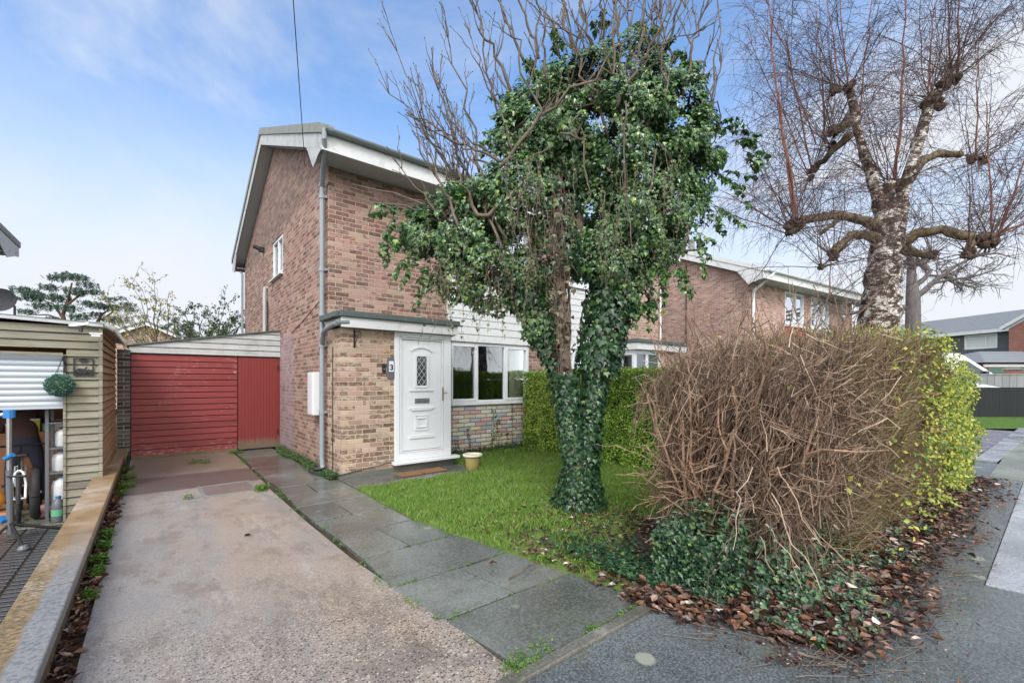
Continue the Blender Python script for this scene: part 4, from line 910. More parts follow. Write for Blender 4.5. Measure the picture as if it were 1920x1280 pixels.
for k, (q, r_) in enumerate((((20, 980, 5.0), (44, 1040, 4.72)), ((20, 982, 5.0), (124, 1002, 5.35)), ((18, 982, 5.0), (-30, 1030, 4.8)))):
    e = SP(*r_); e.z = max(GZ+.03, GZ+.02)
    MB().tube([SP(*q), e], .017, 8).build('leg', M['black'], st)
    MB().lathe([(.045, -.02), (.05, .0), (.03, .03)], tuple(e), 12).build('foot', M['greyplastic'], st)
# person bending forward in the garage, seen from behind
def skin_body(name, verts, edges, rad, parent):
    me = bpy.data.meshes.new('skeleton'); me.from_pydata(verts, edges, []); o = bpy.data.objects.new('skeleton', me); COL.objects.link(o)
    o.modifiers.new('k', 'SKIN'); 
    for i, r in enumerate(rad): me.skin_vertices[0].data[i].radius = (r, r) if not isinstance(r, tuple) else r
    me.skin_vertices[0].data[0].use_root = True
    m = o.modifiers.new('s', 'SUBSURF'); m.levels = m.render_levels = 2
    dg = bpy.context.evaluated_depsgraph_get(); dg.update(); ev = bpy.data.meshes.new_from_object(o.evaluated_get(dg)); bpy.data.objects.remove(o)
    ev.polygons.foreach_set('use_smooth', [True]*len(ev.polygons)); b = bpy.data.objects.new(name, ev); COL.objects.link(b); b.parent = parent; return b
pv = [(0, 0, .88), (0, .05, 1.0), (0, .16, 1.15), (0, .30, 1.30), (0, .40, 1.38), (0, .47, 1.45), (0, .50, 1.54)]; pe = [(i, i+1) for i in range(6)]; prd = [(.155, .12), (.145, .11), (.16, .115), (.15, .10), .055, .085, .095]
for sx in (-1, 1):
    n = len(pv); pv += [(sx*.1, 0, .80), (sx*.15, .06, .46), (sx*.16, -.02, .09), (sx*.17, .12, .04)]; prd += [.095, .062, .045, (.045, .03)]; pe += [(0, n), (n, n+1), (n+1, n+2), (n+2, n+3)]
    n = len(pv); pv += [(sx*.19, .31, 1.29), (sx*.27, .34, 1.03), (sx*.25, .46, .82), (sx*.245, .49, .755)]; prd += [.065, .048, .036, (.035, .018)]; pe += [(3, n), (n, n+1), (n+1, n+2), (n+2, n+3)]
    h = n+3
    for k, (dx, ln) in enumerate(((-.028, .06), (-.01, .07), (.01, .068), (.027, .055))):
        q = len(pv); pv += [(sx*.245+dx, .50, .715), (sx*.245+dx*1.1, .505, .715-ln*.55), (sx*.245+dx*1.1, .495, .715-ln)]; prd += [.0095, .0085, .0075]; pe += [(h, q), (q, q+1), (q+1, q+2)]
    q = len(pv); pv += [(sx*.245-sx*.04, .49, .75), (sx*.245-sx*.055, .49, .71)]; prd += [.011, .009]; pe += [(h, q), (q, q+1)]
pp = pt(47, 840, 6.5)
pers = thing('person', 'person in dark clothes bending forward over the bicycle, seen from behind', 'person', (pp.x, pp.y, GZ), .15)
bd = skin_body('body', pv, pe, prd, pers)
for m_ in (M['trousers'], M['jumper'], M['skin'], M['blackplastic']): bd.data.materials.append(m_)
for f in bd.data.polygons:
    c = f.center; arm = abs(c.x) > .2 and c.y > .2
    f.material_index = 2 if (c.z > 1.42 or (arm and c.z < .80)) else 1 if (c.z > .97 or arm) else 3 if c.z < .1 else 0
b = MB(); b.lathe([(0, 1.64), (.07, 1.63), (.105, 1.58), (.11, 1.52), (.09, 1.47), (.07, 1.46)], (0, .49, 0), 16, .92, 1.0); b.build('hair', M['hair'], pers, smooth=True, world=False)
# things fixed to the garage front
t = thing('hanging_topiary_ball', 'round artificial topiary ball hanging from a bracket by the shutter', 'hanging plant', (-.93, 7.72, 1.3))
tc_ = pt(112, 722, 5.55)
t.location = tc_
TB = MB(); rr = random.Random(4)
for k in range(2600):
    a = rr.uniform(0, 2*math.pi); zc = rr.uniform(-1, 1); s_ = math.sqrt(1-zc*zc); n = V((s_*math.cos(a), s_*math.sin(a), zc)); q = tc_+V((n.x*.125, n.y*.125, n.z*.125))*rr.uniform(.86, 1.03)
    d_ = (n+V((rr.uniform(-1, 1), rr.uniform(-1, 1), rr.uniform(-1, 1)))*.8).normalized(); e = d_.cross(V((rr.uniform(-1, 1), rr.uniform(-1, 1), rr.uniform(-1, 1)))).normalized(); s_ = .014
    TB.add([q, q+d_*s_+e*s_*.5, q+d_*s_*2, q+d_*s_-e*s_*.5], [(0, 1, 2, 3)])
TB.build('leaves', M['topiary'], t)
b = MB(); b.lathe([(.02, -.11), (.08, -.08), (.11, 0), (.08, .08), (.02, .11)], tuple(tc_), 14); b.build('core', M['ivy'], t, smooth=True)
b = MB(); hk = pt(117, 672, 5.55)
for k in range(3): b.tube([tc_+V((.09*math.cos(k*2.1), .09*math.sin(k*2.1), .1)), hk], .0025, 4)
b.build('chains', M['black'], t)
tag(MB().box(-.885, -.865, GY-.055, GY-.046, 1.62, 1.83).tube([hk+V((.0, 0, 0)), (-.88, GY-.05, 1.82)], .008, 6).tube([hk+V((0, 0, 0)), hk+V((.02, .1, -.08)), (-.875, GY-.05, 1.66)], .007, 6).build('hanging_bracket', M['black']), 'black wall bracket holding the topiary ball at the shutter corner', 'bracket')
a = pt(143, 669, 5.72); c = pt(182, 703, 5.55); 
t = thing('wall_sign', 'black cut metal wall sign showing a motorcycle in a square frame', 'wall sign', (-.70, GY-.05, 1.6))
x0, x1, z0, z1 = -.795, -.60, 1.575, 1.80; yv = GY-.05
b = MB()
for q in ((x0, x1, z0, z0+.017), (x0, x1, z1-.017, z1), (x0, x0+.017, z0+.017, z1-.017), (x1-.017, x1, z0+.017, z1-.017)): b.box(q[0], q[1], yv, yv+.006, q[2], q[3])
for k in (0, 1, 2, 3): b.box((x0, x1-.02)[k % 2]-.0, (x0+.02, x1)[k % 2], yv-.003, yv-.0005, (z0, z1-.02)[k//2], (z0+.02, z1)[k//2])
b.build('frame', M['black'], t)
b = MB(); b.tube([((x0+x1)/2, yv+.0, z1-.03), ((x0+x1)/2, yv+.006, z1-.03)], .045, 20); b.v = [(p[0], p[1], z1-.03+(p[2]-(z1-.03))*.55) for p in b.v]; b.build('badge', M['black'], t)
b = MB(); cz = z0+.045
for cx in (x0+.045, x1-.045):
    b.tube([(cx+.03*math.cos(k*math.pi/10), yv+.003, cz+.03*math.sin(k*math.pi/10)) for k in range(21)], .0075, 6, cap=False); b.tube([(cx, yv, cz), (cx, yv+.006, cz)], .012, 10)
b.prism([(x0+.05, cz+.01), (x0+.075, cz-.015), (x1-.085, cz-.015), (x1-.05, cz+.01), (x1-.075, cz+.035), (x1-.06, cz+.07), (x1-.075, cz+.072), (x1-.09, cz+.045), (x0+.095, cz+.045), (x0+.06, cz+.05), (x0+.03, cz+.045), (x0+.065, cz+.03)], yv, yv+.006, 'y'); b.box(x0+.012, x1-.012, yv, yv+.006, z0+.012, z0+.018)
b.build('motorcycle', M['black'], t)
t = thing('security_light', 'small white solar security light on the garage roof edge', 'light', (-.83, GY-.1, 2.2))
q = pt(152, 612, 5.6); b = MB(); b.box(q.x-.11, q.x+.07, q.y-.02, q.y+.02, q.z+.01, q.z+.045); b.v = [(x, y, z+(x-q.x)*.25) for x, y, z in b.v]; b.build('solar_panel', M['upvc'], t, bevel=.004)
b = MB(); b.box(q.x-.12, q.x-.0, q.y-.02, q.y+.03, q.z-.03, q.z+.0); b.tube([(q.x, q.y, q.z-.01), (q.x, q.y, q.z-.07)], .02, 8); b.build('lamp', M['blackplastic'], t, bevel=.004)
q = pt(180, 627, 5.62)
tag(MB().box(q.x-.06, q.x+.06, q.y-.02, q.y+.05, q.z+.0, q.z+.02).box(q.x-.045, q.x+.045, q.y-.015, q.y+.05, q.z-.03, q.z-.002).build('vent_cover', M['milk'], bevel=.004), 'small cream plastic cover under the garage roof corner', 'vent')
# low boundary wall
lw = thing('low_wall', 'low boundary wall with stained stone coping along the driveway', 'wall', (-.5, 1.7, 0))
MB().box(-.585, -.415, 1.7, 11.1, -.33, .178).build('wall_base', M['wallstone'], lw)
MB().box(-.615, -.385, 1.68, 8.95, .18, .25).box(-.52, -.385, 8.96, 11.1, .185, .255).build('coping', M['coping'], lw, bevel=.008)
tag(MB().box(-.52, -.335, 11.0, 11.16, .256, 2.1).build('brick_pier', M['darkbrick']), 'dark blue brick pier between the timber garage and the red boards', 'pier')
# red boarded wall with door and white gable boards
rw = thing('lean_to', 'lean-to front of red painted boards with a white boarded top', 'lean-to', (.9, 11.2, .05))
b = MB(); z = .05-.1237; k = 0
while z < 2.03:
    zt = min(z+.1237, 2.045); dz = .006*math.sin(k*1.7)
    b.prism([(11.22, z), (11.186, z), (11.196, zt-.004), (11.22, zt-.004)], -.325, 1.41, 'x'); z += .1237; k += 1
b.build('red_boards', M['redboard'], rw)
MB().box(-.34, 2.247, 11.241, 11.26, 0, 2.15).build('backing', M['black'], rw)
MB().box(-.325, 1.41, 11.17, 11.184, .0, .065).build('kickboard', M['rotten'], rw, bevel=.003)
b = MB(); b.box(1.425, 2.20, 11.185, 11.22, .03, 2.03); b.box(2.205, 2.248, 11.19, 11.24, 0, 2.04); dr = b.build('side_door', M['reddoor'], rw); dr['label'] = 'red side door of vertical boards with a mouldy bottom edge'
for z in (.3, 1.75): MB().box(2.19, 2.215, 11.175, 11.184, z, z+.12).build('hinge', M['black'], dr)
b = MB(); z = 2.05; ztop = lambda x: 2.17+(x+.36)*(2.64-2.17)/(2.25+.36)
while z < 2.62:
    zt = z+.125
    xs = -.36 if z+.0 < 2.17 else -.36+(z-2.17)/(.47)*2.61
    xs2 = -.36+max(0, (zt-2.17))/.47*2.61
    pts = [(xs, z), (2.246, z), (2.246, min(zt, 2.64)), (min(xs2, 2.24), min(zt, 2.64))]
    if z < 2.17 < zt: pts = [(xs, z), (2.246, z), (2.246, zt), (xs2, zt), (-.36, 2.17)]
    n = len(pts); b.add([(p[0], 11.17-(.018 if p[1] < z+.02 else .004), p[1]) for p in pts]+[(p[0], 11.22, p[1]) for p in pts], [tuple(range(n)), tuple(range(2*n-1, n-1, -1))]+[(i, n+i, n+(i+1) % n, (i+1) % n) for i in range(n)])
    z += .125
b.build('white_boards', M['whiteboards'], rw)
b = MB(); b.prism([(-.4, 2.175), (2.246, 2.645), (2.246, 2.67), (-.4, 2.2)], 11.12, 16.5, 'y'); b.build('roof', M['felt'], rw)
b = MB(); b.box(-.33, -.25, 11.25, 16, 0, 2.1); b.build('side_wall', M['darkbrick'], rw)
# access cover
t = thing('access_cover', 'rusty rectangular access cover set in a pale concrete frame on the driveway', 'manhole cover', (.82, 7.3, 0))
q = [(.48, 7.66), (1.12, 7.7), (1.17, 6.95), (.50, 6.93)]
b = MB()
def inset(p, k, c=(.82, 7.31)): return [(c[0]+(x-c[0])*k, c[1]+(y-c[1])*k) for x, y in p]
o1, i1 = q, inset(q, .86)
for i in range(4): b.prism([o1[i], o1[(i+1) % 4], i1[(i+1) % 4], i1[i]][::-1], .0, .016, 'z')
b.build('frame', M['kerbpale'], t); MB().prism(inset(q, .85)[::-1], -.01, .011, 'z').build('cover', M['rustcover'] if 'rustcover' in M else plain('rusty_cover', (.16, .125, .11), .45, var=.4, scale=5, dirt=((.3, .2, .15), .6, 9), bump=.004), t)

# ---------------------------------------------------------------- roofs behind and left
h5 = thing('bungalow', 'low house with a brown brick gable end seen over the lean-to roof', 'house', tuple(pt(275, 0, 25).xy)+(0,), math.radians(-38.95+35))
def gable_block(root, w, L, e, r, bm, tm, ov=.25):
    m = MB(); m.prism([(-w/2, 0), (w/2, 0), (w/2, e), (0, r), (-w/2, e)], 0, L, 'y'); m.build('wall', M[bm], root, world=False)
    m = MB(); s = (r-e)/(w/2)
    for sg in (-1, 1): m.prism([(0, r+.03), (sg*(w/2+ov), e-s*ov+.03), (sg*(w/2+ov), e-s*ov+.15), (0, r+.17)], -ov, L+ov, 'y')
    m.build('roof', M[tm], root, world=False)
    m = MB()
    for sg in (-1, 1): m.prism([(0, r-.12), (sg*(w/2+ov), e-s*ov-.12), (sg*(w/2+ov), e-s*ov+.03), (0, r+.03)], -ov-.03, -ov-.002, 'y')
    m.build('bargeboard', M['whitewood'], root, world=False)
gable_block(h5, 4.4, 9, 3.75, 4.75, 'brick2', 'greytile', .3)
m = MB(); m.tube([(0, 0, 4.7), (0, 0, 5.3)], .02, 5); m.tube([(-.2, 0, 5.15), (.2, 0, 5.15)], .015, 5); m.build('finial', M['black'], h5, world=False)
h6 = thing('bungalow', 'long grey roof of the low house right behind the timber garage', 'house', tuple(pt(150, 0, 24).xy)+(0,), -math.atan(673/FOC)+.0)
m = MB(); m.box(-3.5, 3.2, 2, 6, 0, 3.6); m.build('wall', M['brick2'], h6, world=False)
m = MB(); m.prism([(1.6, 3.6), (4, 4.5), (6.4, 3.6)], -3.6, 3.4, 'x'); m.build('roof', M['greytile'], h6, world=False)
h7 = thing('brick_house', 'house next door with only the corner of its roof in view at upper left', 'house', (0, 0, 0), math.radians(-20.4))
# back right eave corner lands at the point seen in the picture
E_ = pt(33, 452, 12.0); D7 = 8.0; loc = V((E_.x, E_.y, 0))-Matrix.Rotation(math.radians(-20.4), 3, 'Z')@V((.25, D7+.5, 0)); h7.location = loc
house_shell(h7, -7, 0, D7, 5.25, .42, .5, .25, 'brick2', True, True, vmat='verge')
h8 = thing('low_extension', 'dark sloping roof with white fascia just above the timber garage at far left', 'extension', tuple(pt(-60, 0, 12).xy)+(0,), -.35)
m = MB(); m.box(-3, .62, 0, 3, 0, 3.05); m.build('wall', M['brick2'], h8, world=False)
m = MB(); m.prism([(-3.2, 3.75), (.85, 3.12), (.85, 3.2), (-3.2, 3.84)], -.25, 3.2, 'y'); m.build('roof', M['felt'], h8, world=False)
m = MB(); m.prism([(-3.2, 3.58), (.83, 2.98), (.83, 3.12), (-3.2, 3.75)], -.28, -.252, 'y'); m.build('fascia', M['whitewood'], h8, world=False)
t = thing('satellite_dish', 'dark grey satellite dish above the extension roof at the left edge', 'satellite dish', tuple(pt(0, 560, 11.0)))
c = pt(-2, 562, 11.0); b = MB(); ax = V((FX, FY, 0)); sd = V((FY, -FX, 0)); n = 28
vs = []
for i in range(6):
    r_ = .46*i/5
    for k in range(n): a = 2*math.pi*k/n; vs.append(c+sd*r_*math.cos(a)+V((0, 0, 1))*r_*.62*math.sin(a)+ax*(.10-.12*(i/5)**2))
b.add(vs, [(i*n+k, i*n+(k+1) % n, (i+1)*n+(k+1) % n, (i+1)*n+k) for i in range(5) for k in range(n)]); b.add([v+ax*.012 for v in vs], [((i+1)*n+k, (i+1)*n+(k+1) % n, i*n+(k+1) % n, i*n+k) for i in range(5) for k in range(n)])
b.build('dish', plain('blotched_dish', (.16, .18, .2), .5, dirt=((.03, .03, .035), .85, 6)), t, smooth=True)
b = MB(); b.tube([c+ax*.1, c+ax*.35+V((0, 0, -.1)), c+ax*.35+V((0, 0, -.8))], .025, 8); b.tube([c-V((0, 0, .28)), c-ax*.4-V((0, 0, .2))], .012, 6); b.build('mount', M['greyplastic'], t)
b = MB(); b.box(c.x-.04, c.x+.04, c.y-.66, c.y-.55, c.z-.22, c.z-.14); b.build('receiver', M['soffit'], t, bevel=.01)
# overhead line from the eave corner to a pole off camera
A_ = V((1.955, 7.93, 5.33)); p1 = pt(551, 0, 5.3)
far = A_+(p1-A_)*3.2
tag(MB().tube([A_+(far-A_)*(k/12)-V((0, 0, .12*math.sin(math.pi*k/12))) for k in range(13)], .006, 5).tube([A_, A_+V((0, 0, -.12)), A_+V((.03, .06, -.22))], .006, 5).build('telephone_wire', M['black']), 'thin overhead telephone wire rising from the gable corner', 'wire')
# ================================================================ plants
from mathutils import noise as mn
def rv(r=rng): return V((r.uniform(-1, 1), r.uniform(-1, 1), r.uniform(-1, 1)))
class LC:
    def __init__(s): s.v = []; s.f = []
    def frame(s, n, d):
        n = n.normalized(); t = d-n*d.dot(n)
        if t.length < 1e-3: t = n.orthogonal()
        t.normalize(); return n, t, n.cross(t)
    def ivy(s, c, n, d, z):
        n, t, b = s.frame(n, d); k = len(s.v); N = n*z; T = t*z; Bz = b*z
        for x, y, h in ((0, 0, 0), (.42, -.05, -.08), (.52, .33, -.14), (.22, .5, -.04), (0, 1, -.2), (-.22, .5, -.04), (-.52, .33, -.14), (-.42, -.05, -.08)):
            s.v.append(c+Bz*x+T*y+N*h)
        s.f.append((k, k+1, k+2, k+3, k+4)); s.f.append((k, k+4, k+5, k+6, k+7))
    def ovate(s, c, n, d, z, w=.28, fold=.1):
        n, t, b = s.frame(n, d); k = len(s.v)
        s.v += [c, c+b*(w*z)+t*(z*.45)+n*(fold*z), c+t*z, c-b*(w*z)+t*(z*.45)+n*(fold*z)]
        s.f.append((k, k+1, k+2)); s.f.append((k, k+2, k+3))
    def curl(s, c, n, d, z, w=.3, h=.25):
        n, t, b = s.frame(n, d); k = len(s.v)
        for x, y, q in ((0, 0, .05), (w, .3, h), (w*.8, .7, h*.8), (0, 1, .1), (-w*.8, .7, h*.9), (-w, .3, h*1.1), (0, .5, 0)):
            s.v.append(c+b*(x*z)+t*(y*z)+n*(q*z))
        s.f += [(k, k+1, k+6), (k+1, k+2, k+3, k+6), (k+6, k+3, k+4, k+5), (k, k+6, k+5)]
    def build(s, name, mat, parent=None):
        me = bpy.data.meshes.new(name); off = V((0, 0, 0))
        q = parent
        while q is not None and q.parent: q = q.parent
        if q is not None: off = q.location
        me.from_pydata([tuple(v-off) for v in s.v], [], s.f); me.materials.append(mat)
        o = bpy.data.objects.new(name, me); COL.objects.link(o)
        if parent: o.parent = parent
        return o
def wig(p0, p1, n, amp, r=rng, sag=0):
    L = (p1-p0).length; pts = []; off = V((0, 0, 0))
    for i in range(n+1):
        a = i/n
        if 0 < i < n: off = off*.55+rv(r)*amp*L
        pts.append(p0.lerp(p1, a)+off*math.sin(math.pi*min(1, a*1.0))*1.0-V((0, 0, sag*a*a*L)))
    pts[-1] = p1-V((0, 0, sag*L))
    return pts
def taper(r0, r1, n): return [r0+(r1-r0)*i/(n-1) for i in range(n)]
# ---------------------------------------------------------------- ivy clad tree
TD = 5.3
tree = thing('ivy_clad_tree', 'twisted bare tree smothered in dark ivy on the front lawn', 'tree', (3.88, 3.72, 0))
b = MB()
def tr(pts, rad, n=10):
    P = [pt(x, y, d) for x, y, d in pts]; b.tube(P, rad, n); return P
stemL = tr([(1080, 960, 5.3), (1078, 860, 5.3), (1066, 780, 5.28), (1060, 700, 5.25), (1058, 620, 5.22), (1050, 520, 5.2), (1046, 440, 5.2), (1045, 360, 5.22), (1050, 280, 5.25), (1060, 200, 5.3), (1070, 120, 5.3)], [.19, .12, .08, .07, .066, .062, .06, .055, .05, .04, .03])
stemR = tr([(1092, 960, 5.35), (1098, 860, 5.35), (1106, 780, 5.4), (1118, 700, 5.45), (1132, 620, 5.5), (1150, 540, 5.55), (1170, 450, 5.6), (1190, 350, 5.6), (1180, 250, 5.55), (1170, 150, 5.5)], [.17, .13, .11, .11, .10, .09, .08, .06, .05, .03])
tr([(1150, 545, 5.55), (1090, 470, 5.5), (1080, 350, 5.5), (1100, 230, 5.5)], [.08, .06, .05, .03])
armL = tr([(1075, 790, 5.35), (1040, 680, 5.45), (1015, 600, 5.5), (970, 540, 5.55), (900, 500, 5.55), (840, 460, 5.6)], [.09, .075, .07, .06, .05, .03])
armM = tr([(1046, 375, 5.2), (1000, 373, 5.1), (965, 373, 5.0), (930, 390, 5.0), (915, 405, 5.0), (895, 403, 5.0), (885, 385, 5.0), (880, 355, 5.05)], [.04, .032, .03, .028, .026, .024, .02, .012], 8)
b.build('trunk', M['bark'], tree, smooth=True)
# bare twisted shoots
b = MB(); tips = []
def shoot(p, q, r0, depth=0, n=12):
    L = (q-p).length; pts = wig(p, q, n, .046)
    b.tube(pts, taper(r0, max(.0035, r0*.3), len(pts)), 5 if depth == 0 else 4)
    dirn = (q-p).normalized()
    if depth < 2:
        for k in range(int(L*(4.2 if depth == 0 else 5))):
            i = rng.randint(2 if depth == 0 else 1, n-1); s_ = pts[i]; t_ = (dirn+rv()*.75+V((0, 0, .45))).normalized(); l_ = U(.18, .55)*(1 if depth == 0 else .45)
            shoot(s_, s_+t_*l_, r0*.45, depth+1, 6)
    else: pass
    e = pts[-1]; b.tube([e, e+(pts[-1]-pts[-2]).normalized()*.022], [.006, .004], 4)
SH = [((900, 440), (712, 152), 5.4), ((905, 430), (725, 66), 5.3), ((850, 370), (770, 130), 5.2), ((870, 400), (812, 90), 5.5), ((900, 330), (832, 52), 5.1), ((960, 260), (880, 60), 5.4), ((900, 500), (740, 300), 5.3), ((860, 430), (800, 270), 5.0),
      ((960, 180), (868, -30), 5.2), ((985, 120), (905, -90), 5.4), ((1010, 110), (950, -80), 5.3), ((1000, 150), (1010, -60), 5.1), ((1075, 95), (1035, -90), 5.5), ((1080, 100), (1100, -120), 5.3), ((1135, 100), (1130, -100), 5.2), ((1145, 90), (1180, -90), 5.5),
      ((1180, 110), (1178, -120), 5.4), ((1180, 130), (1230, -90), 5.3), ((1225, 110), (1235, -100), 5.5), ((1240, 110), (1290, -60), 5.3), ((1260, 190), (1255, -70), 5.2), ((1290, 200), (1300, -20), 5.4), ((1300, 260), (1332, 70), 5.3), ((1330, 240), (1352, 85), 5.2), ((1280, 180), (1340, -30), 5.1), ((1250, 150), (1215, -60), 5.4),
      ((860, 480), (775, 480), 5.6), ((840, 390), (760, 375), 5.7), ((920, 390), (800, 200), 5.4), ((880, 380), (865, 230), 5.1), ((940, 260), (940, 40), 5.5), ((1050, 110), (985, -70), 5.2), ((1110, 90), (1060, -110), 5.6), ((1160, 100), (1150, -60), 5.1), ((1210, 110), (1270, -100), 5.6)]
SH += [((U(930, 1300), U(150, 330)), (U(880, 1340), U(-80, 60)), U(4.75, 5.2)) for k in range(16)]+[((U(850, 960), U(300, 470)), (U(740, 900), U(120, 330)), U(4.9, 5.5)) for k in range(9)]
for (a, c, d) in SH: shoot(pt(*a, d), pt(*c, d+U(-.35, .25)), U(.014, .022))
# hooped shoots at the right edge and the left branch over the brickwork
for pts in ([(1290, 240), (1320, 205), (1345, 190), (1352, 220), (1340, 265), (1322, 285)], [(1330, 205), (1340, 160), (1338, 110), (1352, 60), (1345, 0), (1335, -40)], [(1280, 470), (1318, 468), (1326, 480), (1318, 510)],
            [(860, 430), (800, 385), (740, 362), (700, 355), (660, 345)], [(830, 420), (760, 385), (700, 380), (690, 405)]):
    P = [pt(x, y, 5.35+.02*i) for i, (x, y) in enumerate(pts)]; b.tube(P, taper(.014, .005, len(P)), 6)
b.build('bare_shoots', M['twig'], tree, smooth=True)
# ivy on stems and through the crown
ivy = LC(); yl_ = LC(); dry = LC()
def around(path, r0, n, size, ang=None):
    for _ in range(n):
        i = rng.randint(0, len(path)-2); a = U(0, 1); p = path[i].lerp(path[i+1], a); R_ = r0(p.z)*U(.75, 1.12)
        th = U(0, 2*math.pi); nn = V((math.cos(th), math.sin(th), U(-.2, .5)))
        ivy.ivy(p+V((nn.x, nn.y, U(-.1, .1)))*R_, nn+rv()*.45, V((0, 0, -1))+rv()*.5+nn*.4, size*U(.55, 1.25))
ivc = ivy; ivy = LC()
around(stemL[:4], lambda z: .17-.03*clamp(z, 0, 1.2), 2400, .052)
around(stemR[:4], lambda z: .18-.02*clamp(z, 0, 1.2), 2800, .054)
around(stemR[3:8], lambda z: .26+.07*max(0, z-1.7), 2600, .075)
around(armL, lambda z: .17+.12*max(0, z-1.8), 1500, .07)
around(stemL[5:], lambda z: .28, 500, .07)
skirt = [pt(1085, 962, 5.3), pt(1086, 880, 5.3)]
around(skirt, lambda z: .36-.38*clamp(z, 0, .45), 1700, .05)
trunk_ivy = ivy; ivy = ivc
BL = [(1075, 165, 62, 5.2), (1130, 150, 60, 5.3), (1185, 140, 66, 5.4), (1235, 160, 55, 5.3), (1010, 195, 55, 5.3), (965, 220, 40, 5.3), (1020, 250, 70, 5.2), (1275, 210, 60, 5.3), (1100, 230, 90, 5.6), (1180, 240, 90, 5.2), (1235, 300, 80, 5.3), (1045, 180, 50, 5.5), (1290, 260, 60, 5.2), (1288, 175, 42, 5.3), (1318, 235, 34, 5.3), (1060, 215, 60, 5.1), (1205, 200, 60, 5.0),  (1295, 310, 62, 5.4), (1335, 285, 32, 5.3), (1205, 390, 100, 5.4), (1275, 385, 58, 5.5), (980, 270, 70, 5.4),
      (980, 370, 85, 5.3), (920, 410, 80, 5.4), (860, 430, 75, 5.4), (800, 440, 55, 5.5), (760, 412, 30, 5.6), (865, 500, 65, 5.5), (925, 510, 75, 5.4), (985, 520, 60, 5.5), (1120, 370, 80, 5.7), (1160, 480, 85, 5.5), (1225, 470, 42, 5.4), (1250, 440, 40, 5.4), (1075, 300, 80, 5.6), (1015, 600, 45, 5.5), (1080, 460, 60, 5.7), (1195, 545, 42, 5.5)]
for (x, y, r, d) in BL:
    c = pt(x, y, d); R_ = r*d/FOC; n = int(1050*R_*R_/.09*2.0)
    for _ in range(n):
        nn = rv()
        while nn.length > 1 or nn.length < .2: nn = rv()
        nn.normalize(); q = U(.45, 1.0)**.5*1.05; lump = 1+.16*math.sin(nn.x*7+x)*math.sin(nn.z*8+y)+.1*math.sin(nn.y*9)
        p = c+V((nn.x, nn.y*.85, nn.z))*R_*q*lump
        if mn.noise(p*3.1)+.5*mn.noise(p*7) < -.20+(.26 if q > .85 else 0): continue
        if rng.random() < .13*(1.3 if q > .95 else 0): L_ = yl_
        else: L_ = ivy
        L_.ivy(p, nn*.8+V((-.3, -.5, .55))+rv()*.6, V((0, 0, -1))+nn*.5+rv()*.6, U(.026, .062)*(1 if rng.random() < .8 else .6))
# straggling sprays round the outline
def spray(c, d_, l, n, L_=None, drop=.35, sz=(.045, .085)):
    P = wig(c, c+d_*l, 6, .05, sag=drop)
    bt.tube(P, taper(.005, .002, len(P)), 4)
    for k in range(n):
        i = rng.randint(1, 5); p = P[i].lerp(P[i+1], U(0, 1)); o_ = rv(); (L_ or ivy).ivy(p+o_*.02, V((0, -.3, .5))+o_, V((0, 0, -1))+o_*.6, U(*sz))
bt = MB(); brn = LC()
for (x, y, dx, dy) in [(1395, 285, 1, -.1), (1380, 260, 1, .3), (1360, 330, .8, -.3), (1330, 380, .7, -.6), (1300, 440, .6, -.5), (1270, 480, .3, -1), (1250, 500, .1, -1), (1210, 560, .2, -1), (750, 400, -1, .1), (765, 430, -.7, -.5), (780, 465, -.5, -.7), (745, 425, -.6, -.8), (800, 500, -.4, -1), (1010, 140, -.4, .9), (960, 200, -.8, .5), (945, 260, -1, .1), (1130, 60, 0, 1), (1200, 70, .3, 1), (1290, 140, .7, .8), (1270, 130, .3, 1), (1250, 110, .2, 1), (1050, 100, -.1, 1), (1330, 240, .8, .5), (860, 360, -.3, .9), (820, 395, -.5, .7)]:
    for k in range(4):
        d_ = V((FY, -FX, 0))*(dx+U(-.4, .4))+V((0, 0, 1))*(dy+U(-.3, .3))+V((FX, FY, 0))*U(-.5, .4)
        spray(pt(x+U(-15, 15), y+U(-15, 15), U(5.1, 5.5)), d_.normalized(), U(.2, .42), 16, yl_ if k == 0 else ivy)
# hanging tendrils with dry leaves under the left side of the crown
for k in range(135):
    x = U(800, 1045) if k < 95 else U(1170, 1290); y = U(430, 540) if k < 95 else U(330, 500); p = pt(x, y, U(4.85, 5.5)); l = U(.25, .85) if k < 95 else U(.2, .6)
    P = wig(p, p+V((U(-.25, .25), U(-.1, .1), -l)), 8, .05)
    bt.tube(P, taper(.004, .0016, len(P)), 4)
    for q in range(int(l*16)):
        i = rng.randint(0, 7); c = P[i].lerp(P[i+1], U(0, 1)); o_ = rv(); (dry if rng.random() < .72 else ivy).ivy(c+o_*.025, o_, V((0, 0, -1))+o_*.6, U(.018, .042))
for k in range(75):   # grey strands down the front of the crown
    p = pt(U(950, 1075) if k < 45 else U(1120, 1290), U(270, 430), U(4.55, 4.8)); l = U(.25, .8); P = wig(p, p+V((U(-.15, .15), U(-.1, .1), -l)), 8, .05); bt.tube(P, taper(.004, .0018, 9), 4)
    for q in range(int(l*14)):
        c = P[rng.randint(0, 8)]; o_ = rv(); dry.ivy(c+o_*.03, o_, V((0, 0, -1))+o_*.6, U(.015, .036))
for k in range(42):   # dead sprays over the door-side window and on the bare stem
    p = pt(U(1035, 1060), U(330, 620), 5.05); o_ = rv(); P = wig(p, p+V((U(-.15, .15), U(-.12, .02), U(-.5, -.1))), 6, .08); bt.tube(P, taper(.006, .002, 7), 4)
    for q in range(3): dry.ivy(P[rng.randint(0, 6)]+rv()*.03, rv(), V((0, 0, -1))+rv()*.5, U(.04, .08))
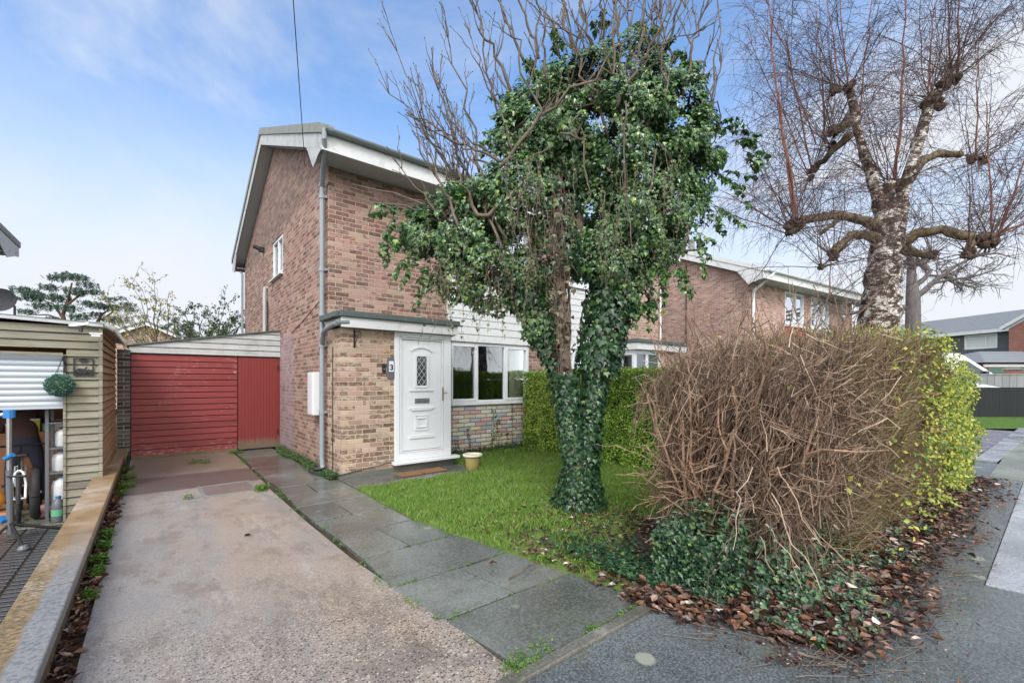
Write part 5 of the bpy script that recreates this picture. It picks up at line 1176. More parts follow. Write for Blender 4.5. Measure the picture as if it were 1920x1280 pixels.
for (pts, r_) in (([(1173, 190), (1170, 260), (1172, 330), (1178, 400), (1185, 470)], .009), ([(1095, 262), (1100, 330), (1108, 365), (1095, 385)], .008), ([(1035, 275), (985, 300), (1000, 330), (1005, 370)], .008), ([(1050, 250), (1100, 262), (1090, 240)], .012), ([(1230, 280), (1225, 330), (1222, 360)], .011), ([(1175, 200), (1200, 170), (1205, 150)], .01), ([(1090, 210), (1070, 230), (1085, 260), (1060, 262)], .009), ([(1115, 140), (1105, 150), (1125, 125), (1150, 140)], .009)):
    P = [pt(x, y, 4.72) for x, y in pts]; Q = []
    for a_, c_ in zip(P, P[1:]): Q += wig(a_, c_, 3, .06)[:-1]
    bt.tube(Q+[P[-1]], taper(r_, r_*.5, len(Q)+1), 6)
for k in range(26):
    i0 = rng.randint(2, 5); P = []
    for i in range(i0, min(i0+4, len(stemL))):
        a_ = k*1.3+i*U(.3, 1.1); P.append(stemL[i]+V((math.cos(a_), math.sin(a_), 0))*.082)
    Q = []
    for a_, c_ in zip(P, P[1:]): Q += wig(a_, c_, 3, .05)[:-1]
    bt.tube(Q, taper(U(.006, .014), .005, len(Q)), 5)
for k in range(260):
    i = rng.randint(3, 8); p = stemL[i].lerp(stemL[i+1], U(0, 1)) if i+1 < len(stemL) else stemL[i]; th = U(0, 6.28); nn = V((math.cos(th), math.sin(th), .2)); brn.ivy(p+nn*U(.07, .12), nn+rv()*.5, V((0, 0, -1))+rv()*.7, U(.03, .075))
bt.build('vines', M['twig'], tree)
iv = ivy.build('ivy', M['ivy'], tree); trunk_ivy.build('trunk_ivy', M['ivydark'], tree); yl_.build('young_ivy', M['ivylight'], tree); dry.build('dry_ivy', M['drygrey'], tree); brn.build('dead_leaves', M['litter'], tree)

# ---------------------------------------------------------------- pollarded birch
BD = 7.3
birch = thing('birch_tree', 'pollarded silver birch with swollen knuckles and fine drooping twigs', 'tree', tuple(pt(1652, 0, BD).xy)+(0,))
b = MB()
def bt_(pts, rads, n=14, m=None, d=BD, dd=0, jit=.012):
    P = [pt(x, y, d+dd*i/(len(pts)-1)) for i, (x, y) in enumerate(pts)]; Q = []; R2 = []
    for i in range(len(P)-1):
        for k in range(4):
            a = k/4; Q.append(P[i].lerp(P[i+1], a)+rv()*jit); R2.append((rads[i]*(1-a)+rads[i+1]*a)*U(.90, 1.12))
    Q.append(P[-1]); R2.append(rads[-1]); (m or b).tube(Q, R2, n); return P
bt_([(1648, 880), (1650, 700), (1650, 600), (1652, 540), (1658, 480), (1668, 430), (1672, 400)], [.34, .30, .265, .235, .22, .22, .16], 20, jit=.02)
bt_([(1660, 430), (1645, 370), (1632, 320), (1616, 280), (1606, 230), (1594, 170)], [.13, .082, .073, .067, .06, .052])
bt_([(1680, 420), (1692, 370), (1710, 310), (1724, 260), (1738, 210), (1750, 175)], [.13, .088, .082, .078, .072, .065])
bt_([(1672, 410), (1665, 370), (1668, 345), (1690, 345)], [.12, .09, .07, .06])
b.build('trunk', M['birch'], birch, smooth=True)
b = MB()
bt_([(1650, 425), (1612, 412), (1570, 403), (1530, 408), (1505, 413)], [.10, .072, .064, .062, .07], dd=-.7)
bt_([(1690, 455), (1720, 438), (1765, 430), (1800, 440), (1830, 448), (1852, 452)], [.10, .074, .068, .07, .065, .065], dd=-.7)
bt_([(1705, 335), (1730, 300), (1760, 288), (1800, 290)], [.1, .065, .055, .06], dd=.6)
bt_([(1594, 252), (1570, 275), (1545, 300), (1528, 315)], [.07, .055, .045, .045], dd=.5); bt_([(1590, 228), (1575, 242), (1565, 248)], [.07, .05, .05])
bt_([(1655, 450), (1620, 440), (1595, 440), (1575, 460), (1560, 475)], [.09, .07, .06, .06, .07], dd=-.5); bt_([(1690, 465), (1715, 475), (1740, 478)], [.08, .06, .06], dd=.6)
bt_([(1822, 450), (1820, 462), (1815, 472)], [.05, .05, .06], dd=-.0, d=BD-.65); bt_([(1570, 412), (1550, 430), (1538, 440)], [.04, .03, .025], d=BD+.3)
b.build('arms', M['arm'], birch, smooth=True)
KN = []
def knob(x, y, d, r, elong=None):
    r *= .85; b = MB(); c = pt(x, y, d); KN.append((c, r))
    for k in range(7):
        o_ = rv()*r*.7
        if elong: o_ += V((FY, -FX, 0))*elong[0]*U(-1, 1)+V((0, 0, 1))*elong[1]*U(-1, 1)*0+V((0, 0, 1))*elong[1]*U(-.5, .5)
        q = r*U(.45, .8); b.lathe([(0, -q), (q*.7, -q*.7), (q*U(.9, 1.1), -q*.1), (q*.8, q*.6), (q*.3, q*.95), (0, q)], tuple(c+o_), 8)
    for k in range(14):   # stubs
        o_ = rv().normalized(); b.tube([c+o_*r*.5, c+o_*r*U(1.1, 1.5)], [.02, .009], 5)
    b.build('knuckle', M['knob'], birch)
for kx in ((1590, 165, BD, .10), (1565, 168, BD, .09), (1745, 185, BD, .14), (1790, 150, BD, .09), (1768, 160, BD, .1), (1758, 195, BD, .1), (1495, 420, BD-.7, .11), (1480, 432, BD-.7, .09), (1856, 452, BD-.7, .14), (1815, 474, BD-.65, .09), (1680, 345, BD, .13), (1665, 355, BD, .1), (1822, 296, BD+.6, .09), (1845, 300, BD+.6, .08), (1563, 248, BD, .085), (1560, 275, BD+.3, .08), (1524, 318, BD+.5, .08), (1520, 335, BD+.5, .06), (1562, 482, BD-.5, .09), (1540, 500, BD-.5, .05), (1746, 478, BD+.6, .09), (1655, 490, BD, .1)): knob(*kx)
red = MB(); fine = MB()
def birch_shoot(c, d_, L, r0, mb):
    n = 9; P = [c]; v_ = d_.normalized()
    for i in range(n):
        v_ = (v_+rv()*.13+V((0, 0, .04 if i < 4 else -.08))).normalized(); P.append(P[-1]+v_*L/n)
    mb.tube(P, taper(r0, .0028, n+1), 4)
    for k in range(int(L*9)):
        i = rng.randint(2, n-1); s_ = P[i].lerp(P[i+1], U(0, 1)); w_ = ((P[i+1]-P[i]).normalized()*.6+rv()*.9).normalized(); l = U(.25, .75)
        Q = [s_]; u_ = w_
        for j in range(5): u_ = (u_+rv()*.18+V((0, 0, -.16))).normalized(); Q.append(Q[-1]+u_*l/5)
        fine.tube(Q, taper(.0030, .0015, 6), 3)
        for j in range(3):
            s2 = Q[rng.randint(1, 5)]; w2 = (u_+rv()*.9).normalized(); fine.tube([s2, s2+w2*l*.16, s2+w2*l*.3-V((0, 0, .04))], [.0022, .0018, .0013], 3)
RS = [((1492, 400), (1440, 0), -.7, .030), ((1488, 400), (1455, 180), -.7, .022), ((1678, 335), (1700, -40), 0, .030), ((1870, 445), (1930, 270), -.7, .028), ((1866, 440), (1985, 395), -.7, .028), ((1590, 150), (1572, -60), 0, .014), ((1548, 270), (1530, 20), .3, .02), ((1520, 310), (1470, 60), .5, .016), ((1830, 290), (1835, 60), .6, .018), ((1795, 140), (1805, -80), 0, .022), ((1785, 140), (1775, -60), 0, .018), ((1740, 170), (1760, -40), 0, .014), ((1610, 240), (1640, -40), 0, .016), ((1575, 160), (1540, -80), 0, .014), ((1860, 435), (1850, 190), -.7, .018), ((1700, 340), (1760, 100), .2, .018), ((1480, 430), (1360, 360), -.7, .014), ((1480, 440), (1340, 390), -.7, .013), ((1530, 270), (1430, -20), .3, .014), ((1515, 325), (1400, 60), .4, .013)]
for (a, c, dd, r0) in RS:
    p = pt(*a, BD+dd); q = pt(*c, BD+dd+U(-.5, .5)); P = wig(p, q, 10, .012); red.tube(P, taper(r0*.8, .005, 11), 6)
    for k in range(int((q-p).length*4)):
        i = rng.randint(2, 9); birch_shoot(P[i], (q-p).normalized()+rv()*.8, U(.4, 1.0), .004, fine)
for (c, r) in KN:
    for k in range(int(7+r*60)):
        d_ = (V((0, 0, U(.0, 1.0)))+rv()*.9+V((FY, -FX, 0))*(.5 if c.x*FY-c.y*FX > 7 else -.25)).normalized(); birch_shoot(c, d_, U(.9, 2.1), U(.005, .009), fine)
red.build('red_shoots', M['birchshoot'], birch); fine.build('fine_twigs', M['birchtwig'], birch)

# ---------------------------------------------------------------- bare tree beyond
t = thing('bare_tree', 'bare grey tree standing in the distance behind the birch', 'tree', tuple(pt(1712, 0, 17).xy)+(0,))
b = MB()
def grow(p, d_, l, r, depth, mb, up=.06, spread=.7, n=4, mn=.012):
    P = [p]; v_ = d_
    for i in range(4): v_ = (v_+rv()*.16+V((0, 0, up))).normalized(); P.append(P[-1]+v_*l/4)
    mb.tube(P, taper(r, max(mn*.6, r*.62), 5), 6 if depth > 1 else 3)
    if depth == 0: return
    for k in range(n):
        s_ = P[rng.randint(2, 4)] if k else P[4]; grow(s_, (v_+rv()*spread).normalized(), l*U(.55, .8), max(mn, r*U(.45, .65)), depth-1, mb, up, spread, n, mn)
c = pt(1712, 0, 17); MB_t = MB(); MB_t.tube([(c.x, c.y, 0), (c.x, c.y, 2), pt(1712, 560, 17), pt(1708, 500, 17)], [.30, .26, .22, .12], 12); 
grow(pt(1712, 560, 17), (pt(1800, 500, 16.5)-pt(1715, 570, 17)).normalized(), 1.6, .12, 4, b, .0, .8, 4); grow(pt(1712, 520, 17), (pt(1690, 440, 17)-pt(1712, 520, 17)).normalized(), 1.0, .11, 4, b, .0, .9, 4); grow(pt(1712, 540, 17), (pt(1770, 470, 17.5)-pt(1712, 540, 17)).normalized(), 1.1, .1, 4, b, .0, .9, 4); grow(pt(1714, 580, 17), (pt(1640, 520, 17.5)-pt(1712, 540, 17)).normalized(), 1.6, .12, 3, b, .02, .9, 4)
MB_t.build('trunk', M['fartwig'], t, smooth=True); b.build('crown', M['fartwig'], t)

# ---------------------------------------------------------------- pines and shrubs behind
def clumps(L_, blobs, dens, size, kind, flat=.55):
    for (x, y, r, d) in blobs:
        c = pt(x, y, d); R_ = r*d/FOC
        for _ in range(int(dens*R_*R_)):
            o_ = rv()
            while o_.length > 1: o_ = rv()
            p = c+V((o_.x, o_.y, o_.z*flat))*R_*1.1*(1+.25*math.sin(o_.x*9+x)); L_.ovate(p, rv(), (o_+rv()*.8+V((0, 0, .5))), size*U(.6, 1.4), kind)
def pine(label, px, base, blobs, limbs, d):
    t = thing('pine_tree', label, 'tree', tuple(pt(px, 0, d).xy)+(0,), group=None)
    b = MB(); q = pt(px, 0, d); top = pt(*limbs[0][-1], d); b.tube([(q.x, q.y, 0), pt(*limbs[0][0], d)]+[pt(*p, d) for p in limbs[0][1:]], taper(.2, .05, 1+len(limbs[0])), 8)
    for l in limbs[1:]: b.tube([pt(*p, d) for p in l], taper(.09, .03, len(l)), 6)
    b.build('trunk', M['barkred'], t); L_ = LC(); clumps(L_, blobs, 1700, .17, .12, .33); L_.build('crown', M['needles'], t); return t
pine('tall spreading pine tree behind the timber garage', 128, 0, [(x, y, r*.74, 34) for x, y, r in ((45, 545, 22), (70, 555, 25), (95, 540, 20), (105, 522, 18), (128, 518, 20), (150, 522, 20), (165, 535, 18), (178, 548, 16), (145, 548, 24), (110, 560, 25), (80, 575, 22), (125, 578, 24), (150, 595, 22), (60, 560, 18), (165, 570, 18), (100, 600, 16), (50, 585, 16), (30, 560, 10))],
     [[(120, 605), (118, 590), (128, 560), (135, 530)], [(120, 600), (100, 570), (60, 555)], [(128, 570), (160, 545), (175, 550)], [(118, 600), (90, 590), (50, 590)]], 34)
pine('smaller leaning pine tree right of the tall pine', 190, 0, [(x, y, r*.74, 36) for x, y, r in ((190, 575, 20), (215, 578, 20), (240, 572, 14), (228, 560, 9), (205, 562, 14), (215, 600, 20), (180, 590, 14), (245, 582, 12))], [[(180, 610), (190, 590), (205, 580)], [(190, 600), (225, 575)]], 36)
def shrub(name, label, px, d, spreads, mat, n_leaf, lsz, tw=.02, cl=0):
    t = thing(name, label, 'tree' if 'tree' in name else 'shrub', tuple(pt(px, 0, d).xy)+(0,)); b = MB(); L_ = LC()
    for (x0, y0, x1, y1) in spreads:
        p, q = pt(x0, y0, d), pt(x1, y1, d+U(-1, 1)); P = wig(p, q, 8, .03); b.tube(P, taper(tw, .006, 9), 5)
        for k in range(int((q-p).length*5)):
            i = rng.randint(2, 8); e = P[i]+((q-p).normalized()*.6+rv()*.8)*U(.2, .8); Q = wig(P[i], e, 4, .05); b.tube(Q, taper(.010, .004, 5), 3)
            for j in range(n_leaf): c = Q[rng.randint(1, 4)]+rv()*.06; L_.ovate(c, rv(), V((0, 0, -1))+rv()*.8, lsz*U(.6, 1.3), .3)
    b.build('branches', M['twig'], t); L_.build('leaves', M[mat], t); return t
shrub('small_tree', 'thin tree with sparse yellow leaves behind the lean-to roof', 285, 17, [(300, 660, 248, 532), (300, 660, 268, 545), (295, 660, 290, 530), (305, 660, 318, 545), (285, 660, 240, 575), (290, 660, 225, 585), (275, 665, 200, 560), (295, 665, 195, 590), (290, 660, 305, 560), (240, 665, 215, 610), (320, 665, 330, 590), (300, 665, 260, 600)], 'yellowleaf', 8, .10, .03)
shrub('shrub', 'loose grey green shrub between the yellow tree and the gable wall', 395, 16, [(380, 660, 345, 585), (385, 660, 370, 590), (390, 660, 395, 580), (400, 660, 420, 578), (405, 660, 440, 590), (410, 660, 455, 605), (370, 660, 335, 600), (395, 655, 405, 600), (420, 655, 448, 585), (360, 655, 365, 575), (400, 655, 430, 600), (385, 650, 350, 610), (340, 655, 325, 605), (415, 655, 410, 585)], 'shrubleaf', 26, .10, .03)

# ---------------------------------------------------------------- clipped green hedge
hg = thing('privet_hedge', 'clipped bright green privet hedge between the two front gardens', 'hedge', (6.75, 5, 0))
L_ = LC(); X0_, X1_, Y0_, Y1_, ZT = 6.32, 7.15, 2.6, 7.45, 1.70
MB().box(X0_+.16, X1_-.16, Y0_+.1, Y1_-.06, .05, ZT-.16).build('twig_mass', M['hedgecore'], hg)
def hb(y, z): return .05*math.sin(y*2.3+z*3)+.11*mn.noise(V((y*3.2, z*3.2, 1)))+.07*mn.noise(V((y*8, z*8, 4)))
for k in range(60000):
    if rng.random() < .70: y = U(Y0_, Y1_); z = U(.03, ZT); p = V((X0_+hb(y, z)+abs(rng.gauss(0, .055))+.10*max(0, .3-z), y, z)); n = V((-1, -.3, .5))
    elif rng.random() < .75: x = U(X0_, X1_); y = U(Y0_, Y1_); p = V((x, y, ZT+hb(y, x*2)*.7-abs(rng.gauss(0, .05)))); n = V((-.2, 0, 1))
    else: x = U(X0_, X1_); z = U(.03, ZT); p = V((x, Y1_-abs(rng.gauss(0, .05)), z)); n = V((-.1, 1, .4))
    if math.sin(p.y*9+p.z*13)+math.sin(p.y*17-p.z*7) > 1.25 and rng.random() < .65: continue
    L_.ovate(p, n+rv()*.9, V((-.3, 0, .6))+rv(), U(.028, .05), .3)
L_.build('leaves', M['privet'], hg)
L_ = LC()
for k in range(2600):
    y = U(6.4, Y1_) if rng.random() < .3 else U(Y0_, Y1_); z = ZT-abs(rng.gauss(0, .12)) if y < 6.4 else U(.2, ZT); x = U(X0_-.03, X1_) if z > ZT-.1 else X0_+hb(y, z)-.01; L_.ovate(V((x, y, z+U(0, .05))), V((-1, -.3, .8))+rv()*.9, V((-.3, 0, .9))+rv()*.8, U(.026, .048), .3)
L_.build('golden_tips', M['golden'], hg)

# ---------------------------------------------------------------- overgrown brown hedge
oh = thing('overgrown_hedge', 'overgrown brown hedge with cut bare stems and yellow green leaves at its far end', 'hedge', (5.5, 1.9, 0))
ZP = [(3.3, 1.45), (3.6, 1.60), (4.0, 1.74), (4.8, 1.90), (7.2, 2.02), (8.0, 1.92), (8.4, 1.80), (8.8, 1.70), (9.35, 1.52)]
def ztop(x):
    for (a, za), (c, zc) in zip(ZP, ZP[1:]):
        if x <= c: return za+(zc-za)*clamp((x-a)/(c-a), 0, 1)
    return ZP[-1][1]
stems = MB(); tw = LC(); olive = MB(); ginger = MB()
for k in range(330):   # thick cut stems
    x = 3.45+(rng.random()**1.5)*3.2; y = U(1.35, 2.15); p = V((x, y, U(-.05, .25))); h = ztop(x)*U(.55, .98)
    q = V((x+U(-.3, .3)-.12*(x < 3.7), y+U(-.55, .35), h)); P = wig(p, q, 7, .03); r0 = U(.006, .017); stems.tube(P, taper(r0, r0*.5, 8), 6)
    for j in range(rng.randint(2, 5)):
        i = rng.randint(2, 6); s_ = P[i]; w_ = V((U(-1, .6), U(-1.2, .4), U(-.2, .9))).normalized(); l = U(.12, .5); Q = wig(s_, s_+w_*l, 4, .10); stems.tube(Q, taper(r0*.6, r0*.35, 5), 5)
for (x0, y0, z0, pts) in ():
    pass
for k in range(5900):   # ginger twigs at the pavement end
    x = 3.36+(rng.random()**1.3)*1.75; fr = rng.random()
    zt = ztop(x)*U(.93, 1.03)
    if fr < .5: z = U(.45, zt); e = V((x, 1.05+.25*(z < .8)+U(-.1, .25), z))
    elif fr < .8: z = U(.4, zt); e = V((3.42+U(-.15, .3), U(1.1, 2.1), z))
    else: e = V((x, U(1.0, 2.4), zt))
    lean = clamp((x-3.6)/1.2, -.2, 1); c = V((e.x+U(-.14, .14)+.05, e.y+U(-.02, .28), max(.1, e.z-U(.18, .55)))); s_ = c if rng.random() < .8 else e+rv()*.3; 
    P = wig(s_, e+rv()*.06, 4, .055); ginger.tube(P, taper(U(.0026, .0048), .0018, 5), 3)
    if k % 2: i = rng.randint(1, 3); ginger.tube([P[i], P[i]+rv()*.10, P[i]+rv()*.16], [.003, .0025, .002], 3)
for k in range(21000):   # finer olive twigs of the clipped length behind
    x = 4.0+(rng.random()**.75)*5.2; zt = ztop(x)*U(.96, 1.02); fr = rng.random()
    if fr < .62: z = U(.12, zt); e = V((x, .98+U(-.05, .12)+.06*math.sin(x*4), z)); n = V((-.15, -1, .55))
    elif fr < .9: e = V((x, U(1.0, 2.5), zt)); n = V((0, -.25, 1))
    else: e = V((9.22+U(-.1, .1), U(1.0, 2.4), U(.1, zt))); n = V((1, 0, .6))
    w_ = (n.normalized()+rv()*.55+V((-.15, 0, .2))).normalized(); s_ = e-w_*U(.18, .42); P = wig(s_, e, 3, .035); olive.tube(P, [.0036, .0032, .0026, .0017], 3)
    if k % 3 == 0: olive.tube([P[1], P[1]+(n*.5+rv()).normalized()*.1], [.003, .002], 3)
for k in range(650):   # shoots standing up above the top
    x = 3.7+rng.random()*4.9; y = U(1.05, 2.2); p = V((x, y, ztop(x)-.15)); (ginger if x < 4.6 else olive).tube(wig(p, p+V((U(-.07, .07), U(-.07, .05), U(.15, .34))), 3, .04), [.0045, .004, .003, .002], 3)
for k in range(70):   # low side shoots over the lawn
    p = V((3.5+U(-.1, .3), U(1.6, 2.2), U(.15, 1.0))); stems.tube(wig(p, p+V((U(-.55, -.15), U(-.1, .4), U(-.1, .3))), 6, .06), taper(.006, .0025, 7), 5)
for k in range(170):   # loose ends hanging forward over the ivy
    x = 3.0+(rng.random()**1.4)*3.2; p = V((x, U(1.1, 1.5), U(.5, 1.0))); ginger.tube(wig(p, p+V((U(-.55, .5), U(-.5, .1), U(-.6, .1))), 6, .08), [.0042, .004, .0036, .0032, .0028, .0024, .002], 3)
for k in range(26):   # old forked stools sawn off at different heights
    x = 3.5+(rng.random()**1.3)*1.9; p = V((x, U(1.35, 2.0), 0)); grow(p, V((U(-.3, .25), U(-.4, .2), 1)).normalized(), U(.55, .85)*ztop(x)/1.6, U(.016, .028), 3, stems, .12, .5, 3, .0045)
dl = LC()
for k in range(420): x = 3.4+(rng.random()**1.3)*3.5; dl.curl(V((x, U(.95, 1.6), U(.2, ztop(x)))), rv(), V((0, 0, -1))+rv()*.6, U(.03, .06), .25, .3)
dl.build('dead_leaves', M['litter'], oh)
stems.build('cut_stems', M['cutstem'], oh); ginger.build('ginger_twigs', M['gingertwig'], oh); olive.build('olive_twigs', M['olivetwig'], oh)
MB().box(4.5, 9.3, 1.35, 2.2, .0, 1.75).build('twig_mass', M['dirt'], oh)
p_ = lambda x, z: V((x*1.3, 0, z*1.6+x*.7))
L_ = LC()
for k in range(12500):
    x = 9.35-abs(rng.gauss(0, 1.6)); z = U(.06, ztop(min(x, 9.7))); fr = rng.random()
    if mn.noise(p_(x, z)) < -.1-.35*clamp((x-7.6)/1.2, 0, 1): continue
    if fr < .6: p = V((x, .88+U(-.06, .1), z)); n = V((-.3, -1, .4))
    elif fr < .8: p = V((9.32+U(-.08, .08), U(.9, 2.4), z)); n = V((1, 0, .4))
    else: p = V((x, U(.9, 2.3), ztop(min(x, 9.7))+U(-.05, .06))); n = V((0, -.2, 1))
    p = p+n.normalized()*(.16*mn.noise(p*2.3)+.10*mn.noise(p*6)+.05)
    L_.ovate(p, n+rv()*.9, V((0, -.2, .5))+rv(), U(.03, .062), .3)
for k in range(1900):
    x = 9.2-abs(rng.gauss(0, 1.9)); p = V((x, U(1.0, 2.0), ztop(x)+U(-.08, .1))); L_.ovate(p, rv(), V((0, 0, 1))+rv()*.5, U(.025, .045), .3)
L_.build('leaves', M['golden'], oh)

# ---------------------------------------------------------------- ivy mound and fallen leaves below it
def mound(x, y):
    """height of the heap at the foot of the hedge"""
    return .0+.38*math.exp(-(((y-1.55)/.48)**2))*clamp((x-2.95)/.5, 0, 1)*clamp((10-x)/2, 0, 1)*(.6+.4*math.sin(x*2.1+1)**2)
gi = LC()
for k in range(40000):
    x = 2.9+(rng.random()**1.6)*6.7; y = U(.66, 1.95); z0 = mound(x, y)
    if y < .84+.07*math.sin(x*5)+U(-.08, .36)-(.10 if x < 4 else 0) or mn.noise(V((x*3.5, y*3.5, 0)))+.6*mn.noise(V((x*11, y*11, 0))) < -.16: continue
    up = U(0, 1)**2*.45 if y > 1.15 else 0
    gi.ivy(V((x, y, z0+up*.8+.02+U(0, .05))), V((-.25, -.55, .75))+rv()*.5, V((-.2, -.7, -.4))+rv()*.8, U(.016, .045))
for k in range(2600):  # climbing into the stems
    x = 3.4+rng.random()*3.0; gi.ivy(V((x, U(1.2, 1.7), .35+abs(rng.gauss(0, .27)))), V((-.4, -.8, .4))+rv()*.6, V((0, 0, -1))+rv()*.6, U(.025, .055))
for k in range(1500): x, y = 2.75+abs(rng.gauss(0, .35)), 1.82+abs(rng.gauss(0, .55)); gi.ivy(V((x, y, .03+U(0, .03))), V((0, 0, 1))+rv()*.5, rv(), U(.02, .045))
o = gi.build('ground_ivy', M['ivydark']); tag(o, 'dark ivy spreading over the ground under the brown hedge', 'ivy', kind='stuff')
mm = MB(); nx, ny = 60, 14
mm.add([(2.7+i*6.8/nx, .95+j*1.6/ny, mound(2.7+i*6.8/nx, .95+j*1.6/ny)-.01) for j in range(ny+1) for i in range(nx+1)], [(j*(nx+1)+i, j*(nx+1)+i+1, (j+1)*(nx+1)+i+1, (j+1)*(nx+1)+i) for j in range(ny) for i in range(nx)])
struct(mm.build('soil_mound', M['dirt'], smooth=True), 'dark mound of soil and leaf mould under the hedge', 'soil')
lt = LC()
def edge(x): return (.50+.18*math.sin(x*3.1)+.10*math.sin(x*7.3))-.30*clamp((3.6-x)/1, 0, 1)*-1+.0
for k in range(11500):
    x = 2.55+(rng.random()**1.5)*7.3; y = (1.1-abs(rng.gauss(0, .26))) if rng.random() < .6 else U(.7, 1.9)
    if y < .60-.04*(x-3)+.12*math.sin(x*2.7+1)+U(-.08, .1)+(.75*clamp((3.0-x)/.4, 0, 1)): continue
    lt.curl(V((x, y, mound(x, y)+.006+U(0, .045))), V((0, -.1, 1))+rv()*.35, rv(), U(.035, .085), U(.2, .34), U(.05, .3))
for k in range(2300):   # thrown over the lawn and round the tree
    if rng.random() < .75: x, y = 2.5+rng.random()*1.7, 1.82+rng.random()**1.7*2.2
    else: x, y = rng.gauss(4.0, .6), rng.gauss(3.5, .7)
    if y < 1.8 or x < 2.45: continue
    lt.curl(V((x, y, .01+U(0, .02))), V((0, 0, 1))+rv()*.4, rv(), U(.03, .07), U(.15, .32), U(.05, .3))
for k in range(1100): x, y = U(2.4, 6.0), U(2.4, 6.6); lt.curl(V((x, y, .02+U(0, .015))), V((0, 0, 1))+rv()*.4, rv(), U(.012, .04), .3, .2)
for k in range(9000):   # broken bits and mulch
    x = 2.5+(rng.random()**1.4)*7.3; y = 1.0-abs(rng.gauss(0, .30)) if rng.random() < .7 else U(.8, 3.0)*(1 if x < 4.2 else .5)
    if y < .30+.75*clamp((2.95-x)/.45, 0, 1) or (y > 1.8 and x < 2.7): continue
    if y < .62 and rng.random() < .55: continue
    lt.curl(V((x, y, mound(x, y)+U(0, .02))), V((0, 0, 1))+rv()*.5, rv(), U(.008, .026), U(.1, .4), U(.05, .3))
for k in range(60): x, y = U(2.5, 4.4), U(.45, 1.3); lt.curl(V((x, y, .004)), V((0, 0, 1))+rv()*.1, rv(), U(.02, .05), .3, .08)
tag(lt.build('leaf_litter', M['litter']), 'wet red brown fallen leaves heaped under the hedge and over the lawn', 'fallen leaves', kind='stuff')
lt = LC()
for k in range(1900): y = 1.8+rng.random()**1.3*7.2; x = U(-.415, -.325)+.02*math.sin(y*3); lt.curl(V((x, y, -.02+U(0, .035))), V((0, 0, 1))+rv()*.6, rv(), U(.035, .08), U(.15, .3), U(.05, .35))
tag(lt.build('leaf_litter', M['litter']), 'dark dead leaves filling the gutter strip between low wall and driveway', 'fallen leaves', kind='stuff')
tb = MB()
for k in range(520):   # loose twigs on the litter
    x = 2.5+(rng.random()**1.4)*5.5; y = U(.35, 1.8); l = U(.08, .35)
    if y < .4+.45*clamp((3.1-x)/.6, 0, 1): continue
    a = U(-.9, .3) if y < .9 else U(0, 3.1); p = V((x, y, mound(x, y)+.012)); tb.tube(wig(p, p+V((math.cos(a)*l, math.sin(a)*l, U(0, .02))), 4, .04), taper(U(.002, .004), .0015, 5), 4)
tag(tb.build('twig_litter', M['twig']), 'scattered thin twigs lying across the leaves and wet asphalt', 'twigs', kind='stuff')
for nm, lab, a, c, r in (('fallen_branch', 'forked brown stick lying across the path slabs near the lawn', (955, 1085), (1008, 1052), .008), ('fallen_branch', 'reddish bark covered stick at the corner of the leaf heap', (1225, 1112), (1285, 1078), .016), ('fallen_branch', 'long straight twig reaching out from the leaves over the asphalt', (1260, 1100), (1372, 1158), .007), ('fallen_branch', 'thin stick with a hooked end on the asphalt at the bottom right', (1495, 1222), (1588, 1250), .007)):
    def gp(px, py, h=.02): d = FOC*(CH-h)/(py-715); return pt(px, py, d)
    P = wig(gp(*a), gp(*c), 5, .05); b = MB(); b.tube(P, taper(r, r*.5, 6), 6); b.tube([P[3], P[3]+rv()*.04+V((0, 0, .02)), P[3]+(P[3]-P[2]).normalized()*.1+V((.03, -.05, 0))], [r*.5, r*.4, r*.3], 5)
    tag(b.build(nm, M['barkred' if 'bark' in lab else 'bark']), lab, 'stick', 'sticks fallen on the paving')
p = gp(922, 1058); b = MB(); LL = LC()
for k in range(4): LL.curl(p+rv()*.015+V((0, 0, .012)), V((0, 0, 1)), rv(), .06, .2, .2)
tag(LL.build('dead_leaf', M['litter']), 'small curled brown leaf cluster alone in the middle of the wet path', 'leaf')
LL = LC(); LL.curl(gp(1648, 1172, .09), V((0, 0, 1)), V((1, .6, 0)), .09, .22, .05); tag(LL.build('scrap_of_plastic', M['upvc']), 'white scrap of plastic on the leaves at the pavement edge', 'litter')
LL = LC(); LL.curl(gp(1022, 845, .05), V((0, 0, 1)), V((1, .2, 0)), .07, .3, .2); tag(LL.build('scrap_of_paper', M['upvc']), 'tiny white scrap of paper on the grass near the hedge', 'litter')
LL = LC(); 
for k in range(2): LL.curl(gp(458, 1005, .01), V((0, 0, 1)), V((1, .3*k, 0)), .06, .25, .3)
tag(LL.build('dead_leaf', M['black']), 'single black curled leaf on the bare concrete driveway', 'leaf')

